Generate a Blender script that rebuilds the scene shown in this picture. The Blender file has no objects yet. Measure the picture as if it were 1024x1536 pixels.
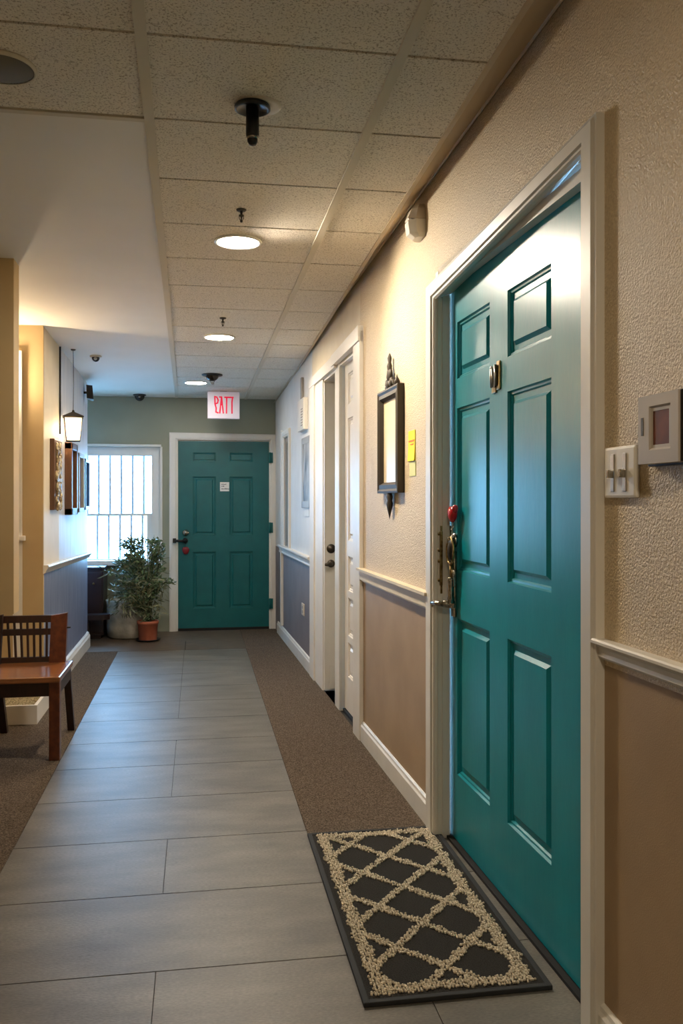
import bpy, bmesh, math, random
from mathutils import Vector, Matrix
random.seed(7)
PI = math.pi
S = bpy.context.scene
C = bpy.context.collection
# ------------------------------------------------------------------ place constants
H = 1.24                                   # eye height
def cz(y): return 2.49 - 0.0307 * y        # the suspended ceiling falls a little towards the far end
WX, WS = .953, -.0242                      # right wall: x = WX + WS*y
_L = math.hypot(1, WS)
U = Vector((WS / _L, 1 / _L, 0)); N = Vector((-1 / _L, WS / _L, 0))
def rw(s, h=0, z=0): return Vector((WX, 0, 0)) + U * s + N * h + Vector((0, 0, z))
RROT = math.atan2(-U.y, -U.x)
YF = 8.46                                  # far wall
XL = -.933                                 # left wall

# ------------------------------------------------------------------ mesh helpers
class MB:
    def __init__(s): s.bm = bmesh.new()
    def poly(s, pts, m=0):
        f = s.bm.faces.new([s.bm.verts.new(p) for p in pts]); f.material_index = m; return f
    def box(s, x0, x1, y0, y1, z0, z1, m=0, bev=0):
        P = [(x, y, z) for z in (z0, z1) for y in (y0, y1) for x in (x0, x1)]
        v = [s.bm.verts.new(p) for p in P]
        fs = []
        for q in ((0, 2, 3, 1), (4, 5, 7, 6), (0, 1, 5, 4), (2, 6, 7, 3), (0, 4, 6, 2), (1, 3, 7, 5)):
            f = s.bm.faces.new([v[i] for i in q]); f.material_index = m; fs.append(f)
        if bev > 0:
            es = list({e for f in fs for e in f.edges})
            r = bmesh.ops.bevel(s.bm, geom=es, offset=bev, segments=2, affect='EDGES', profile=.6)
            for f in r['faces']: f.material_index = m
        return s
    def hexa(s, pts, m=0):                 # 8 points: bottom 4 (ccw), top 4
        v = [s.bm.verts.new(p) for p in pts]
        for q in ((3, 2, 1, 0), (4, 5, 6, 7), (0, 1, 5, 4), (1, 2, 6, 5), (2, 3, 7, 6), (3, 0, 4, 7)):
            f = s.bm.faces.new([v[i] for i in q]); f.material_index = m
        return s
    def tube(s, pts, r, seg=10, m=0, caps=True, r1=None):
        pts = [Vector(p) for p in pts]; rings = []
        n = len(pts)
        for i, p in enumerate(pts):
            t = (pts[min(i + 1, n - 1)] - pts[max(i - 1, 0)])
            if t.length < 1e-9: t = Vector((0, 0, 1))
            t.normalize()
            a = Vector((0, 0, 1)) if abs(t.z) < .9 else Vector((1, 0, 0))
            u = t.cross(a).normalized(); w = t.cross(u)
            rr = r if r1 is None else r + (r1 - r) * i / (n - 1)
            if isinstance(r, (list, tuple)): rr = r[i]
            rings.append([s.bm.verts.new(p + (u * math.cos(2 * PI * k / seg) + w * math.sin(2 * PI * k / seg)) * rr) for k in range(seg)])
        for a, b in zip(rings, rings[1:]):
            for k in range(seg):
                f = s.bm.faces.new((a[k], a[(k + 1) % seg], b[(k + 1) % seg], b[k])); f.material_index = m; f.smooth = True
        if caps:
            f = s.bm.faces.new(rings[0]); f.material_index = m
            f = s.bm.faces.new(rings[-1]); f.material_index = m
        return s
    def lathe(s, prof, c=(0, 0, 0), axis='Z', seg=28, m=0, sx=1, sy=1):
        # prof = [(r, t)...], revolved about axis through c
        rings = []
        c = Vector(c)
        for r, t in prof:
            if r < 1e-6:
                p = {'Z': Vector((0, 0, t)), 'Y': Vector((0, t, 0)), 'X': Vector((t, 0, 0))}[axis]
                rings.append([s.bm.verts.new(c + p)])
            else:
                ring = []
                for k in range(seg):
                    a = 2 * PI * k / seg; u = r * math.cos(a) * sx; w = r * math.sin(a) * sy
                    p = {'Z': Vector((u, w, t)), 'Y': Vector((u, t, w)), 'X': Vector((t, u, w))}[axis]
                    ring.append(s.bm.verts.new(c + p))
                rings.append(ring)
        for a, b in zip(rings, rings[1:]):
            for k in range(seg):
                k2 = (k + 1) % seg
                if len(a) == 1 and len(b) == 1: continue
                if len(a) == 1: vs = (a[0], b[k2], b[k])
                elif len(b) == 1: vs = (a[k], a[k2], b[0])
                else: vs = (a[k], a[k2], b[k2], b[k])
                f = s.bm.faces.new(vs); f.material_index = m; f.smooth = True
        return s
    def sweep(s, path, prof, m=0, smooth=False):
        # path: list of functions' outputs; prof evaluated per station -> list of point lists
        rings = [[s.bm.verts.new(p) for p in st] for st in path]
        n = len(rings[0])
        for a, b in zip(rings, rings[1:]):
            for k in range(n):
                f = s.bm.faces.new((a[k], a[(k + 1) % n], b[(k + 1) % n], b[k])); f.material_index = m; f.smooth = smooth
        for r in (rings[0], rings[-1]):
            f = s.bm.faces.new(r); f.material_index = m
        return s
    def prism(s, poly, y0, y1, m=0):       # poly in (x,z), extruded along y
        return s.sweep([[(x, y0, z) for x, z in poly], [(x, y1, z) for x, z in poly]], None, m)
    def shear_ceiling(s):
        for v in s.bm.verts: v.co.z += cz(v.co.y)
        return s
    def build(s, name, mats, parent=None, smooth=None, loc=None, rot=None):
        bmesh.ops.remove_doubles(s.bm, verts=s.bm.verts, dist=1e-6)
        bmesh.ops.recalc_face_normals(s.bm, faces=s.bm.faces)
        me = bpy.data.meshes.new(name); s.bm.to_mesh(me); s.bm.free()
        if smooth is not None:
            for p in me.polygons: p.use_smooth = smooth
        for mt in (mats if isinstance(mats, (list, tuple)) else [mats]): me.materials.append(mt)
        o = bpy.data.objects.new(name, me); C.objects.link(o)
        if parent: o.parent = parent
        if loc is not None: o.location = loc
        if rot is not None: o.rotation_euler = rot
        return o

def tag(o, label, cat=None, group=None, kind=None):
    o['label'] = label
    if cat: o['category'] = cat
    if group: o['group'] = group
    if kind: o['kind'] = kind
    return o
def thing(name, label, cat, loc=(0, 0, 0), rz=0, group=None):
    o = bpy.data.objects.new(name, None); C.objects.link(o)
    o.empty_display_size = .05
    o.location = loc; o.rotation_euler = (0, 0, rz)
    return tag(o, label, cat, group)
def struct(o, label=None):
    o['kind'] = 'structure'
    if label: o['label'] = label
    return o
def sempty(name, label, loc=(0, 0, 0), rz=0):
    o = bpy.data.objects.new(name, None); C.objects.link(o); o.empty_display_size = .05
    o.location = loc; o.rotation_euler = (0, 0, rz); return struct(o, label)

# ------------------------------------------------------------------ materials
def lin(c):
    return tuple(((v / 255) / 12.92 if v <= 10 else (((v / 255) + .055) / 1.055) ** 2.4) for v in c) + (1,)
def base(name, col, rough=.6, metal=0, spec=.5, emis=None, es=0, coat=0):
    m = bpy.data.materials.new(name); m.use_nodes = True
    b = m.node_tree.nodes['Principled BSDF']
    b.inputs['Base Color'].default_value = lin(col); b.inputs['Roughness'].default_value = rough
    b.inputs['Metallic'].default_value = metal; b.inputs['Specular IOR Level'].default_value = spec
    if coat: b.inputs['Coat Weight'].default_value = coat; b.inputs['Coat Roughness'].default_value = .15
    if emis: b.inputs['Emission Color'].default_value = lin(emis); b.inputs['Emission Strength'].default_value = es
    return m
def node(m, t, **kw):
    n = m.node_tree.nodes.new(t)
    for k, v in kw.items():
        if k in n.inputs.keys(): n.inputs[k].default_value = v
        else: setattr(n, k, v)
    return n
def wire(m, a, b): m.node_tree.links.new(a, b)
def noisy(name, c1, c2, scale=20, rough=.6, bump=0, bscale=None, detail=4, metal=0, spec=.5, stretch=(1, 1, 1), lo=.35, hi=.65, bdist=.002, r2=None, coat=0):
    m = base(name, c1, rough, metal, spec, coat=coat); b = m.node_tree.nodes['Principled BSDF']
    tc = node(m, 'ShaderNodeTexCoord'); mp = node(m, 'ShaderNodeMapping'); mp.inputs['Scale'].default_value = stretch
    wire(m, tc.outputs['Object'], mp.inputs['Vector'])
    n = node(m, 'ShaderNodeTexNoise', Scale=scale, Detail=detail)
    wire(m, mp.outputs[0], n.inputs['Vector'])
    r = node(m, 'ShaderNodeValToRGB'); r.color_ramp.elements[0].position = lo; r.color_ramp.elements[1].position = hi
    r.color_ramp.elements[0].color = lin(c1); r.color_ramp.elements[1].color = lin(c2)
    wire(m, n.outputs['Fac'], r.inputs[0]); wire(m, r.outputs[0], b.inputs['Base Color'])
    if r2 is not None:
        mr = node(m, 'ShaderNodeMapRange'); mr.inputs['To Min'].default_value = rough; mr.inputs['To Max'].default_value = r2
        wire(m, n.outputs['Fac'], mr.inputs[0]); wire(m, mr.outputs[0], b.inputs['Roughness'])
    if bump:
        n2 = node(m, 'ShaderNodeTexNoise', Scale=bscale or scale, Detail=3); wire(m, mp.outputs[0], n2.inputs['Vector'])
        bp = node(m, 'ShaderNodeBump', Strength=bump, Distance=bdist); wire(m, n2.outputs['Fac'], bp.inputs['Height'])
        wire(m, bp.outputs[0], b.inputs['Normal'])
    return m

M = {}
M['wallpaper'] = noisy('textured wallpaper', (206, 186, 152), (224, 206, 174), 190, .46, 1.0, 180, spec=.5, bdist=.006)
M['cream_paint'] = noisy('cream paint', (214, 200, 172), (220, 207, 180), 6, .55, .1, 90)
M['white_paint'] = noisy('off white wall paint', (218, 216, 210), (225, 223, 218), 5, .5, .1, 90)
M['tan_wainscot'] = noisy('tan wainscot', (158, 134, 104), (167, 143, 112), 5, .5, .25, 300)
M['mauve_wainscot'] = noisy('mauve grey wainscot', (118, 110, 112), (128, 120, 122), 4, .5, .1, 200)
M['blue_wainscot'] = noisy('blue grey wainscot', (102, 112, 138), (130, 138, 160), 5, .42, .1, 60, stretch=(6, 6, .6))
M['cool_lit_wall'] = noisy('pale wall paint cool lit', (196, 200, 208), (214, 216, 220), 4, .45, .1, 60, stretch=(4, 4, .6))  # pale paint with cool daylight put into its colour
M['sage'] = noisy('sage paint', (140, 144, 126), (147, 151, 133), 3, .55)
M['tan_paint'] = noisy('tan column paint', (186, 160, 116), (194, 169, 125), 3, .6)
M['trim'] = noisy('gloss trim paint', (216, 213, 205), (223, 220, 212), 8, .42, .15, 40, stretch=(1, 1, .2), bdist=.001)
M['crown'] = base('painted ceiling edge', (188, 170, 140), .5)
M['door_white'] = noisy('white door paint', (224, 219, 209), (229, 225, 216), 6, .38, .08, 60)
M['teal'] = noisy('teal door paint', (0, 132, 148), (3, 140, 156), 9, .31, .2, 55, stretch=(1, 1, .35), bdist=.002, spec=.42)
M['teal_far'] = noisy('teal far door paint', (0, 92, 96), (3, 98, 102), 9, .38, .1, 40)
M['black'] = base('black plastic', (14, 13, 13), .4)
M['rubber'] = base('black rubber', (18, 16, 15), .8)
M['bronze'] = base('dark bronze', (58, 50, 38), .5, .2)
M['chrome'] = noisy('worn chrome', (190, 188, 182), (140, 132, 120), 60, .18, metal=1)
M['steel'] = base('brushed steel', (176, 172, 162), .28, 1)
M['silver'] = base('silver painted frame', (168, 164, 156), .45, .2)
M['brass'] = noisy('aged brass', (170, 150, 105), (120, 100, 65), 80, .3, metal=1)
M['red'] = base('red plastic', (190, 14, 34), .25, coat=.5)
M['dark_red'] = base('dark red plastic', (120, 8, 20), .3, coat=.4)
M['white_plastic'] = base('white plastic', (226, 222, 212), .35)
M['off_plastic'] = base('off white plastic', (205, 195, 178), .4)
M['grey_plastic'] = base('grey plastic', (150, 146, 140), .5)
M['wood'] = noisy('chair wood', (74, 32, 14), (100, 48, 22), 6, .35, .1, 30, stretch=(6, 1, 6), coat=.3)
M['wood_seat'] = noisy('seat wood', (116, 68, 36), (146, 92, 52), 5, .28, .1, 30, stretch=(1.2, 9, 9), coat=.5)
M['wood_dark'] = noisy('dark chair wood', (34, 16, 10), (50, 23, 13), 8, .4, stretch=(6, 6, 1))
M['espresso'] = noisy('espresso wood', (34, 20, 18), (44, 26, 22), 6, .35)
M['frame_wood'] = noisy('brown frame wood', (72, 44, 26), (104, 68, 40), 12, .4, stretch=(1, 1, .3))
M['terracotta'] = noisy('terracotta', (168, 92, 66), (184, 104, 74), 12, .75)
M['stone_pot'] = noisy('mottled stone pot', (150, 146, 130), (196, 190, 172), 7, .7, .6, 20, bdist=.01)
M['soil'] = noisy('soil', (30, 22, 16), (50, 38, 26), 60, .9)
M['stem'] = base('stem green brown', (62, 70, 40), .7)
M['gravel'] = noisy('gravel', (110, 98, 70), (176, 160, 122), 120, .9, 1, 160, bdist=.01)
M['mirror'] = base('cream mirror reflection', (222, 205, 165), .38, .05)  # reflection of the opposite wall painted in as a satin cream base
M['sticky'] = base('yellow note', (245, 226, 10), .6)
M['sticky_pale'] = base('pale green note', (205, 205, 135), .6)
M['ink'] = base('ink', (60, 60, 70), .6)
M['orange_ink'] = base('orange ink', (235, 120, 20), .6)
M['paper'] = base('paper', (230, 230, 226), .6)
M['amber'] = noisy('amber display', (34, 13, 6), (116, 48, 16), 12, .5, spec=.2)
M['bar'] = base('pale bar paint', (190, 205, 215), .5)
M['grey_pane'] = base('grey brown pane', (120, 110, 102), .2)
M['exit_face'] = base('exit sign face', (214, 208, 218), .4, emis=(214, 200, 215), es=.12)
M['exit_red'] = base('exit red', (205, 20, 60), .4, emis=(220, 20, 70), es=.35)
def emit(name, col, st):
    m = bpy.data.materials.new(name); m.use_nodes = True; nt = m.node_tree; nt.nodes.clear()
    e = nt.nodes.new('ShaderNodeEmission'); o = nt.nodes.new('ShaderNodeOutputMaterial')
    e.inputs[0].default_value = col; e.inputs[1].default_value = st; nt.links.new(e.outputs[0], o.inputs[0]); return m
WARM = (1, .80, .56, 1)
M['lamp_disc'] = emit('lit diffuser', (1, .86, .69, 1), 230)
M['lamp_disc_far'] = emit('lit diffuser cool', (1, .93, .85, 1), 60)
M['lantern_glow'] = emit('lantern bulb', (1, .72, .42, 1), 90)

# lantern glass
m = base('frosted lantern glass', (250, 236, 205), .5); b = m.node_tree.nodes['Principled BSDF']
b.inputs['Transmission Weight'].default_value = 0
tr = node(m, 'ShaderNodeBsdfTranslucent'); tr.inputs[0].default_value = (1, .92, .78, 1)
tp = node(m, 'ShaderNodeBsdfTransparent'); mx = node(m, 'ShaderNodeMixShader'); mx.inputs[0].default_value = .45
o_ = m.node_tree.nodes['Material Output']
wire(m, tp.outputs[0], mx.inputs[1]); wire(m, tr.outputs[0], mx.inputs[2]); wire(m, mx.outputs[0], o_.inputs[0])
M['lantern_glass'] = m
# window glass
m = bpy.data.materials.new('window glass'); m.use_nodes = True; nt = m.node_tree; nt.nodes.clear()
tp = nt.nodes.new('ShaderNodeBsdfTransparent'); tp.inputs[0].default_value = (.93, .97, 1, 1)
gl = nt.nodes.new('ShaderNodeBsdfGlossy'); gl.inputs['Roughness'].default_value = .03
mx = nt.nodes.new('ShaderNodeMixShader'); mx.inputs[0].default_value = .06
out = nt.nodes.new('ShaderNodeOutputMaterial')
nt.links.new(tp.outputs[0], mx.inputs[1]); nt.links.new(gl.outputs[0], mx.inputs[2]); nt.links.new(mx.outputs[0], out.inputs[0])
M['glass'] = m
# sheer blind
m = bpy.data.materials.new('sheer blind'); m.use_nodes = True; nt = m.node_tree; nt.nodes.clear()
tp = nt.nodes.new('ShaderNodeBsdfTransparent'); tp.inputs[0].default_value = (.95, .97, 1, 1)
tl = nt.nodes.new('ShaderNodeBsdfTranslucent'); tl.inputs[0].default_value = (.9, .93, .95, 1)
mx = nt.nodes.new('ShaderNodeMixShader'); mx.inputs[0].default_value = .5
out = nt.nodes.new('ShaderNodeOutputMaterial')
nt.links.new(tp.outputs[0], mx.inputs[1]); nt.links.new(tl.outputs[0], mx.inputs[2]); nt.links.new(mx.outputs[0], out.inputs[0])
M['sheer'] = m
# ceiling tile with specks
def speckle(name, c, dark, scale, rough=.85):
    m = base(name, c, rough); b = m.node_tree.nodes['Principled BSDF']
    tc = node(m, 'ShaderNodeTexCoord')
    n = node(m, 'ShaderNodeTexNoise', Scale=scale, Detail=2, Roughness=.7); wire(m, tc.outputs['Object'], n.inputs['Vector'])
    r = node(m, 'ShaderNodeValToRGB'); e = r.color_ramp.elements
    e[0].position = .36; e[0].color = lin(dark); e[1].position = .47; e[1].color = lin(c)
    wire(m, n.outputs['Fac'], r.inputs[0]); wire(m, r.outputs[0], b.inputs['Base Color'])
    bp = node(m, 'ShaderNodeBump', Strength=.5, Distance=.004); wire(m, n.outputs['Fac'], bp.inputs['Height']); wire(m, bp.outputs[0], b.inputs['Normal'])
    return m
M['tile_ceiling'] = speckle('speckled ceiling tile', (226, 218, 202), (168, 156, 136), 160)
M['plaster'] = noisy('plaster ceiling', (224, 219, 206), (228, 223, 211), 3, .7)
M['grid'] = base('ceiling grid', (206, 198, 180), .85, spec=.2)
M['shadow_gap'] = base('dark tile joint', (52, 44, 34), .9)
# carpet
M['carpet'] = noisy('brown carpet', (62, 53, 45), (124, 110, 95), 170, .95, 1, 220, spec=.1, bdist=.008, lo=.34, hi=.66, detail=6)
# floor tile: long soft horizontal figure
m = base('grey floor tile', (120, 116, 108), .42); b = m.node_tree.nodes['Principled BSDF']
tc = node(m, 'ShaderNodeTexCoord'); mp = node(m, 'ShaderNodeMapping'); mp.inputs['Scale'].default_value = (1.2, 3.2, 1)
wire(m, tc.outputs['Object'], mp.inputs['Vector'])
n1 = node(m, 'ShaderNodeTexNoise', Scale=2.2, Detail=6, Roughness=.6); wire(m, mp.outputs[0], n1.inputs['Vector'])
mp2 = node(m, 'ShaderNodeMapping'); mp2.inputs['Scale'].default_value = (1, 2.5, 1); wire(m, tc.outputs['Object'], mp2.inputs['Vector'])
n2 = node(m, 'ShaderNodeTexNoise', Scale=90, Detail=3); wire(m, mp2.outputs[0], n2.inputs['Vector'])
r = node(m, 'ShaderNodeValToRGB'); e = r.color_ramp.elements
e[0].position = .3; e[0].color = lin((88, 84, 78)); e[1].position = .7; e[1].color = lin((124, 119, 110))
wire(m, n1.outputs['Fac'], r.inputs[0])
r2 = node(m, 'ShaderNodeValToRGB'); e = r2.color_ramp.elements
e[0].position = .3; e[0].color = (.7, .7, .7, 1); e[1].position = .7; e[1].color = (1.1, 1.1, 1.1, 1)
wire(m, n2.outputs['Fac'], r2.inputs[0])
mm = node(m, 'ShaderNodeMix', data_type='RGBA', blend_type='MULTIPLY'); mm.inputs[0].default_value = 1
wire(m, r.outputs[0], mm.inputs[6]); wire(m, r2.outputs[0], mm.inputs[7]); wire(m, mm.outputs[2], b.inputs['Base Color'])
bp = node(m, 'ShaderNodeBump', Strength=.25, Distance=.002); wire(m, n2.outputs['Fac'], bp.inputs['Height']); wire(m, bp.outputs[0], b.inputs['Normal'])
M['tile'] = m
M['grout'] = base('dark grout', (44, 40, 36), .9)
M['strip'] = noisy('dark tile strip', (74, 62, 50), (100, 86, 70), 9, .5, stretch=(1, 5, 1))
# foliage
m = noisy('glossy leaves', (40, 66, 40), (118, 142, 100), 30, .35, stretch=(1, 1, 1)); M['leaf'] = m
M['leaf_dull'] = noisy('dull needle leaves', (70, 78, 50), (142, 142, 106), 10, .6)
M['mat_base'] = noisy('charcoal mat', (38, 37, 36), (62, 60, 57), 300, .95, .8, 320, spec=.1, bdist=.004)
M['mat_edge'] = base('mat binding', (36, 38, 40), .8)
M['mat_pile'] = noisy('beige loop pile', (150, 138, 116), (244, 232, 210), 130, .9, spec=.1, lo=.25, hi=.75)

# ------------------------------------------------------------------ floor
mb = MB()
mb.box(-2.3, 1.1, -1.6, 8.6, -.06, -.006, 1)
rows = [2.345 + .4575 * k for k in range(-9, 0)] + [2.345, 2.806, 3.257, 3.72, 4.172, 4.6, 5.06, 5.5, 5.93, 6.37, 6.87, 7.38]
g = .0022
for i in range(len(rows) - 1):
    y0, y1 = rows[i] + g, rows[i + 1] - g
    k = i - 9                              # row 0 lies between y = 2.345 and 2.806
    xs = [-2.3, -1.5, -.648, .405] if y0 > 3.2 else [-2.3, -1.3, None, 1.05]
    joint = k not in (0, 2, 5, 11)
    if y0 > 3.2:
        segs = [(-.648, -.108), (-.108, .405)] if joint else [(-.648, .405)]
    else:
        cuts = [-2.3, -1.9, -1.3]
        cuts += [-.108] if k in (-1, 1) or k < -1 and k % 2 else []
        cuts += [.575] if k in (-1, 1) or k < -1 and k % 2 else []
        cuts += [1.05]; cuts = sorted(cuts); segs = list(zip(cuts, cuts[1:]))
    for a, b_ in segs: mb.box(a + g * .5, b_ - g * .5, y0, y1, -.006, 0, 0)
for a, b_ in ((-2.3, -.95), (-.948, -.105), (-.1, .405)):
    mb.box(a, b_, 7.385, 7.85, -.006, 0, 2)
for a, b_ in ((-2.3, -.6), (-.597, .405)):
    mb.box(a, b_, 7.853, 8.6, -.006, -.001, 2)
fl = mb.build('floor', [M['tile'], M['grout'], M['strip']])
struct(fl, 'grey rectangular floor tiles with thin dark joints')
mb = MB()
mb.poly([(.405, 3.2, .004), (WX + WS * 3.2 - .001, 3.2, .004), (WX + WS * 8.44 - .001, 8.44, .004), (.405, 8.44, .004)])
mb.poly([(.405, 3.2, .004), (.405, 8.44, .004), (.405, 8.44, -.006), (.405, 3.2, -.006)])
mb.poly([(.405, 3.2, .004), (.874, 3.2, .004), (.874, 3.2, -.006), (.405, 3.2, -.006)])
# dark worn door strip of carpet
tag(mb.build('carpet_runner', M['carpet']), 'brown carpet strip along the right wall beside the white doors', 'carpet')
mb = MB()
mb.poly([(-.933, 3.04, .004), (-.648, 3.04, .004), (-.648, 7.38, .004), (-.933, 7.38, .004)])
mb.poly([(-2.3, 3.04, .004), (-.933, 3.04, .004), (-.933, 5.565, .004), (-2.3, 5.565, .004)])
mb.poly([(-.648, 3.04, .004), (-.648, 7.38, .004), (-.648, 7.38, -.006), (-.648, 3.04, -.006)])
tag(mb.build('carpet_runner', M['carpet']), 'brown carpet strip on the left, under the wooden chair', 'carpet')

# ------------------------------------------------------------------ ceiling
mb = MB()
def gx_r(y): return .560 - .012 * y
def gx_l(y): return -.130 - .0085 * max(0, y - 1)
ys = [2.249 + .4595 * k for k in range(-9, 15)]
ys = [y for y in ys if y < 8.3] + [8.47]
q = .0055
def ctile(x00, x01, x10, x11, y0, y1, m=0, z0=0, z1=.02):
    mb.hexa([(x00, y0, z0), (x01, y0, z0), (x11, y1, z0), (x10, y1, z0), (x00, y0, z1), (x01, y0, z1), (x11, y1, z1), (x10, y1, z1)], m)
for y0, y1 in zip(ys, ys[1:]):
    a, b_ = y0 + q, y1 - q
    ctile(gx_l(a), gx_r(a), gx_l(b_), gx_r(b_), a, b_)
    ctile(gx_r(a) + .002, .777, gx_r(b_) + .002, .777, a, b_)
    if y1 < 2.8:
        ctile(-.75, gx_l(a), -.75, gx_l(b_), a, b_); ctile(-1.5, -.757, -1.5, -.757, a, b_); ctile(-2.3, -1.507, -2.3, -1.507, a, b_)
y0 = 2.249 + .4595 + q
n = 12
for i in range(n):
    a = y0 + (8.5 - y0) * i / n; b_ = y0 + (8.5 - y0) * (i + 1) / n
    ctile(-2.3, gx_l(a), -2.3, gx_l(b_), a, b_, 2, .0, .02)
ctile(-2.3, 1.1, -2.3, 1.1, -1.9, 8.6, 1, .105, .14)
ctile(-2.3, .777, -2.3, .777, -1.9, 8.6, 1, .02, .05)
mb.shear_ceiling()
struct(mb.build('ceiling', [M['tile_ceiling'], M['shadow_gap'], M['plaster']]), 'speckled suspended ceiling tiles with smooth plaster on the left')
mb = MB()
for fx, w in ((gx_r, .014), (gx_l, .015)):
    st = []
    for i in range(13):
        y = -1.5 + (8.44 + 1.5) * i / 12; x = fx(y)
        st.append([(x - w, y, -.007), (x + w, y, -.007), (x + w, y, .004), (x - w, y, .004)])
    mb.sweep(st, None)
mb.box(-2.3, -.15, 2.712, 2.735, -.003, .004)
mb.shear_ceiling()
struct(mb.build('trim_1', M['grid']), 'pale ceiling grid bars')
# sloped edge trim between ceiling and right wall
def dz(y): return .068 if y < 5.6 else max(.068 - (y - 5.6) * .034, -.02)
mb = MB(); st = []
for i in range(20):
    y = -1.55 + (8.45 + 1.55) * i / 19; xw = WX + WS * y
    st.append([(.770, y, -.004), (.786, y, -.004), (xw - .018, y, dz(y) - .012), (xw - .012, y, dz(y) - .016), (xw, y, dz(y) - .004), (xw, y, dz(y) + .03), (.770, y, .03)])
mb.sweep(st, None); mb.shear_ceiling()
struct(mb.build('trim_2', M['crown']), 'cream sloped moulding between ceiling and right wall')

# ------------------------------------------------------------------ right wall
def wall_seg(mb, s0, s1, z0, z1, m, T=.12, zz=None):
    # z1 None -> up to the ceiling
    def P(s, h, z): v = rw(s, h, z); return (v.x, v.y, v.z)
    t0 = z1 if z1 is not None else cz(s0) + .11
    t1 = z1 if z1 is not None else cz(s1) + .11
    mb.hexa([P(s0, 0, z0), P(s1, 0, z0), P(s1, -T, z0), P(s0, -T, z0), P(s0, 0, t0), P(s1, 0, t1), P(s1, -T, t1), P(s0, -T, t0)], m)
RZ = .87
mb = MB()
D1a, D1b, D1t = 1.935, 3.115, 2.06
for s0, s1 in ((-1.6, D1a), (D1b, 4.50)):
    wall_seg(mb, s0, s1, 0, RZ, 1); wall_seg(mb, s0, s1, RZ, None, 0)
wall_seg(mb, D1a, D1b, D1t, None, 0)
wall_seg(mb, 4.50, 4.59, 0, None, 3); wall_seg(mb, 5.09, 5.223, 0, None, 3)
wall_seg(mb, 4.59, 5.09, 2.05, None, 3); wall_seg(mb, 5.223, 5.634, 2.04, None, 3)
wall_seg(mb, 5.634, 6.14, 0, None, 3)
wall_seg(mb, 6.14, 8.47, 0, .81, 2)
wall_seg(mb, 6.14, 7.36, .81, None, 4); wall_seg(mb, 7.72, 8.47, .81, None, 4)
wall_seg(mb, 7.36, 7.72, 1.80, None, 4); wall_seg(mb, 7.36, 7.72, .81, 1.8, 5, T=.09)
wr = mb.build('wall_right', [M['wallpaper'], M['tan_wainscot'], M['mauve_wainscot'], M['cream_paint'], M['white_paint'], M['white_paint']])
struct(wr, 'beige textured wallpaper over tan wainscot on the right')

# generic: frames on walls. local x right, y into the wall, z up
def RF(s, z=0, h=0): return rw(s, h, z)
def rails(name, label, s0, s1, z0, z1, depth, mat=None, ret=True):
    r = sempty(name, label) if False else None
    mb = MB(); zc = (z0 + z1) / 2; w = (z1 - z0) / 2
    prof = [(0, -w), (.4, -w * .95), (.55, -w * .7), (.45, -w * .35), (.5, w * .1), (.75, w * .45), (1, w * .6), (1, w * .85), (.85, w), (0, w)]
    st = []
    for s in (s0, s1):
        st.append([tuple(rw(s, a * depth, zc + b)) for a, b in prof])
    mb.sweep(st, None)
    return struct(mb.build(name, mat or M['trim']), label)
rails('trim_3', 'white moulded chair rail right of the near teal door', -1.5, 1.855, .885, .93, .03)
# the flat ledge-like rail between near door and white doors
mb = MB()
for a, b_, z0, z1, d in ((3.20, 4.42, .838, .884, .022), (3.18, 4.44, .884, .896, .036), (3.20, 4.42, .828, .838, .012)):
    v = [tuple(rw(s, h, z)) for z in (z0, z1) for s, h in ((a, 0), (b_, 0), (b_, d), (a, d))]
    mb.hexa(v)
struct(mb.build('trim_4', M['cream_paint']), 'cream chair rail ledge under the mirror')
rails('trim_5', 'white chair rail on the far right wall', 6.14, 8.02, .77, .845, .035)

def baseboard(name, label, segs, hgt, depth=.016, mat=None):
    mb = MB()
    prof = [(0, 0), (depth, 0), (depth, hgt * .78), (depth * .7, hgt * .86), (depth * .6, hgt * .95), (depth * .25, hgt), (0, hgt)]
    for p0, p1, nn in segs:
        st = [[(p.x + nn.x * a, p.y + nn.y * a, b) for a, b in prof] for p in (p0, p1)]
        mb.sweep(st, None)
    return struct(mb.build(name, mat or M['trim']), label)
baseboard('baseboard_right', 'cream baseboard on the right wall', [(rw(3.20), rw(4.42), N), (rw(-1.5), rw(1.85), N)], .105)
baseboard('baseboard_right', 'white baseboard on the far right wall', [(rw(6.14), rw(8.2), N)], .11)

# casing: inner opening x0..x1 (local), top zl / zr inner; widths
def casing(mb, x0, x1, zl, zr, wl, wr_, wt_l, wt_r, depth=.02, m=0, foot=0):
    prof = [(0, 0), (0, .45), (.08, .7), (.2, .7), (.26, .95), (.8, 1), (.9, .85), (1, .8), (1, 0)]
    st = []
    for (bx, bz, dx, dz_) in ((x0, foot, -wl, 0), (x0, zl, -wl, wt_l), (x1, zr, wr_, wt_r), (x1, foot, wr_, 0)):
        st.append([(bx + dx * a, -depth * b_, bz + dz_ * a) for a, b_ in prof])
    rings = [[mb.bm.verts.new(p) for p in s] for s in st]
    n = len(prof)
    for a, b_ in zip(rings, rings[1:]):
        for k in range(n):
            f = mb.bm.faces.new((a[k], a[(k + 1) % n], b_[(k + 1) % n], b_[k])); f.material_index = m
    for r_ in (rings[0], rings[-1]): mb.bm.faces.new(r_)

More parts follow.
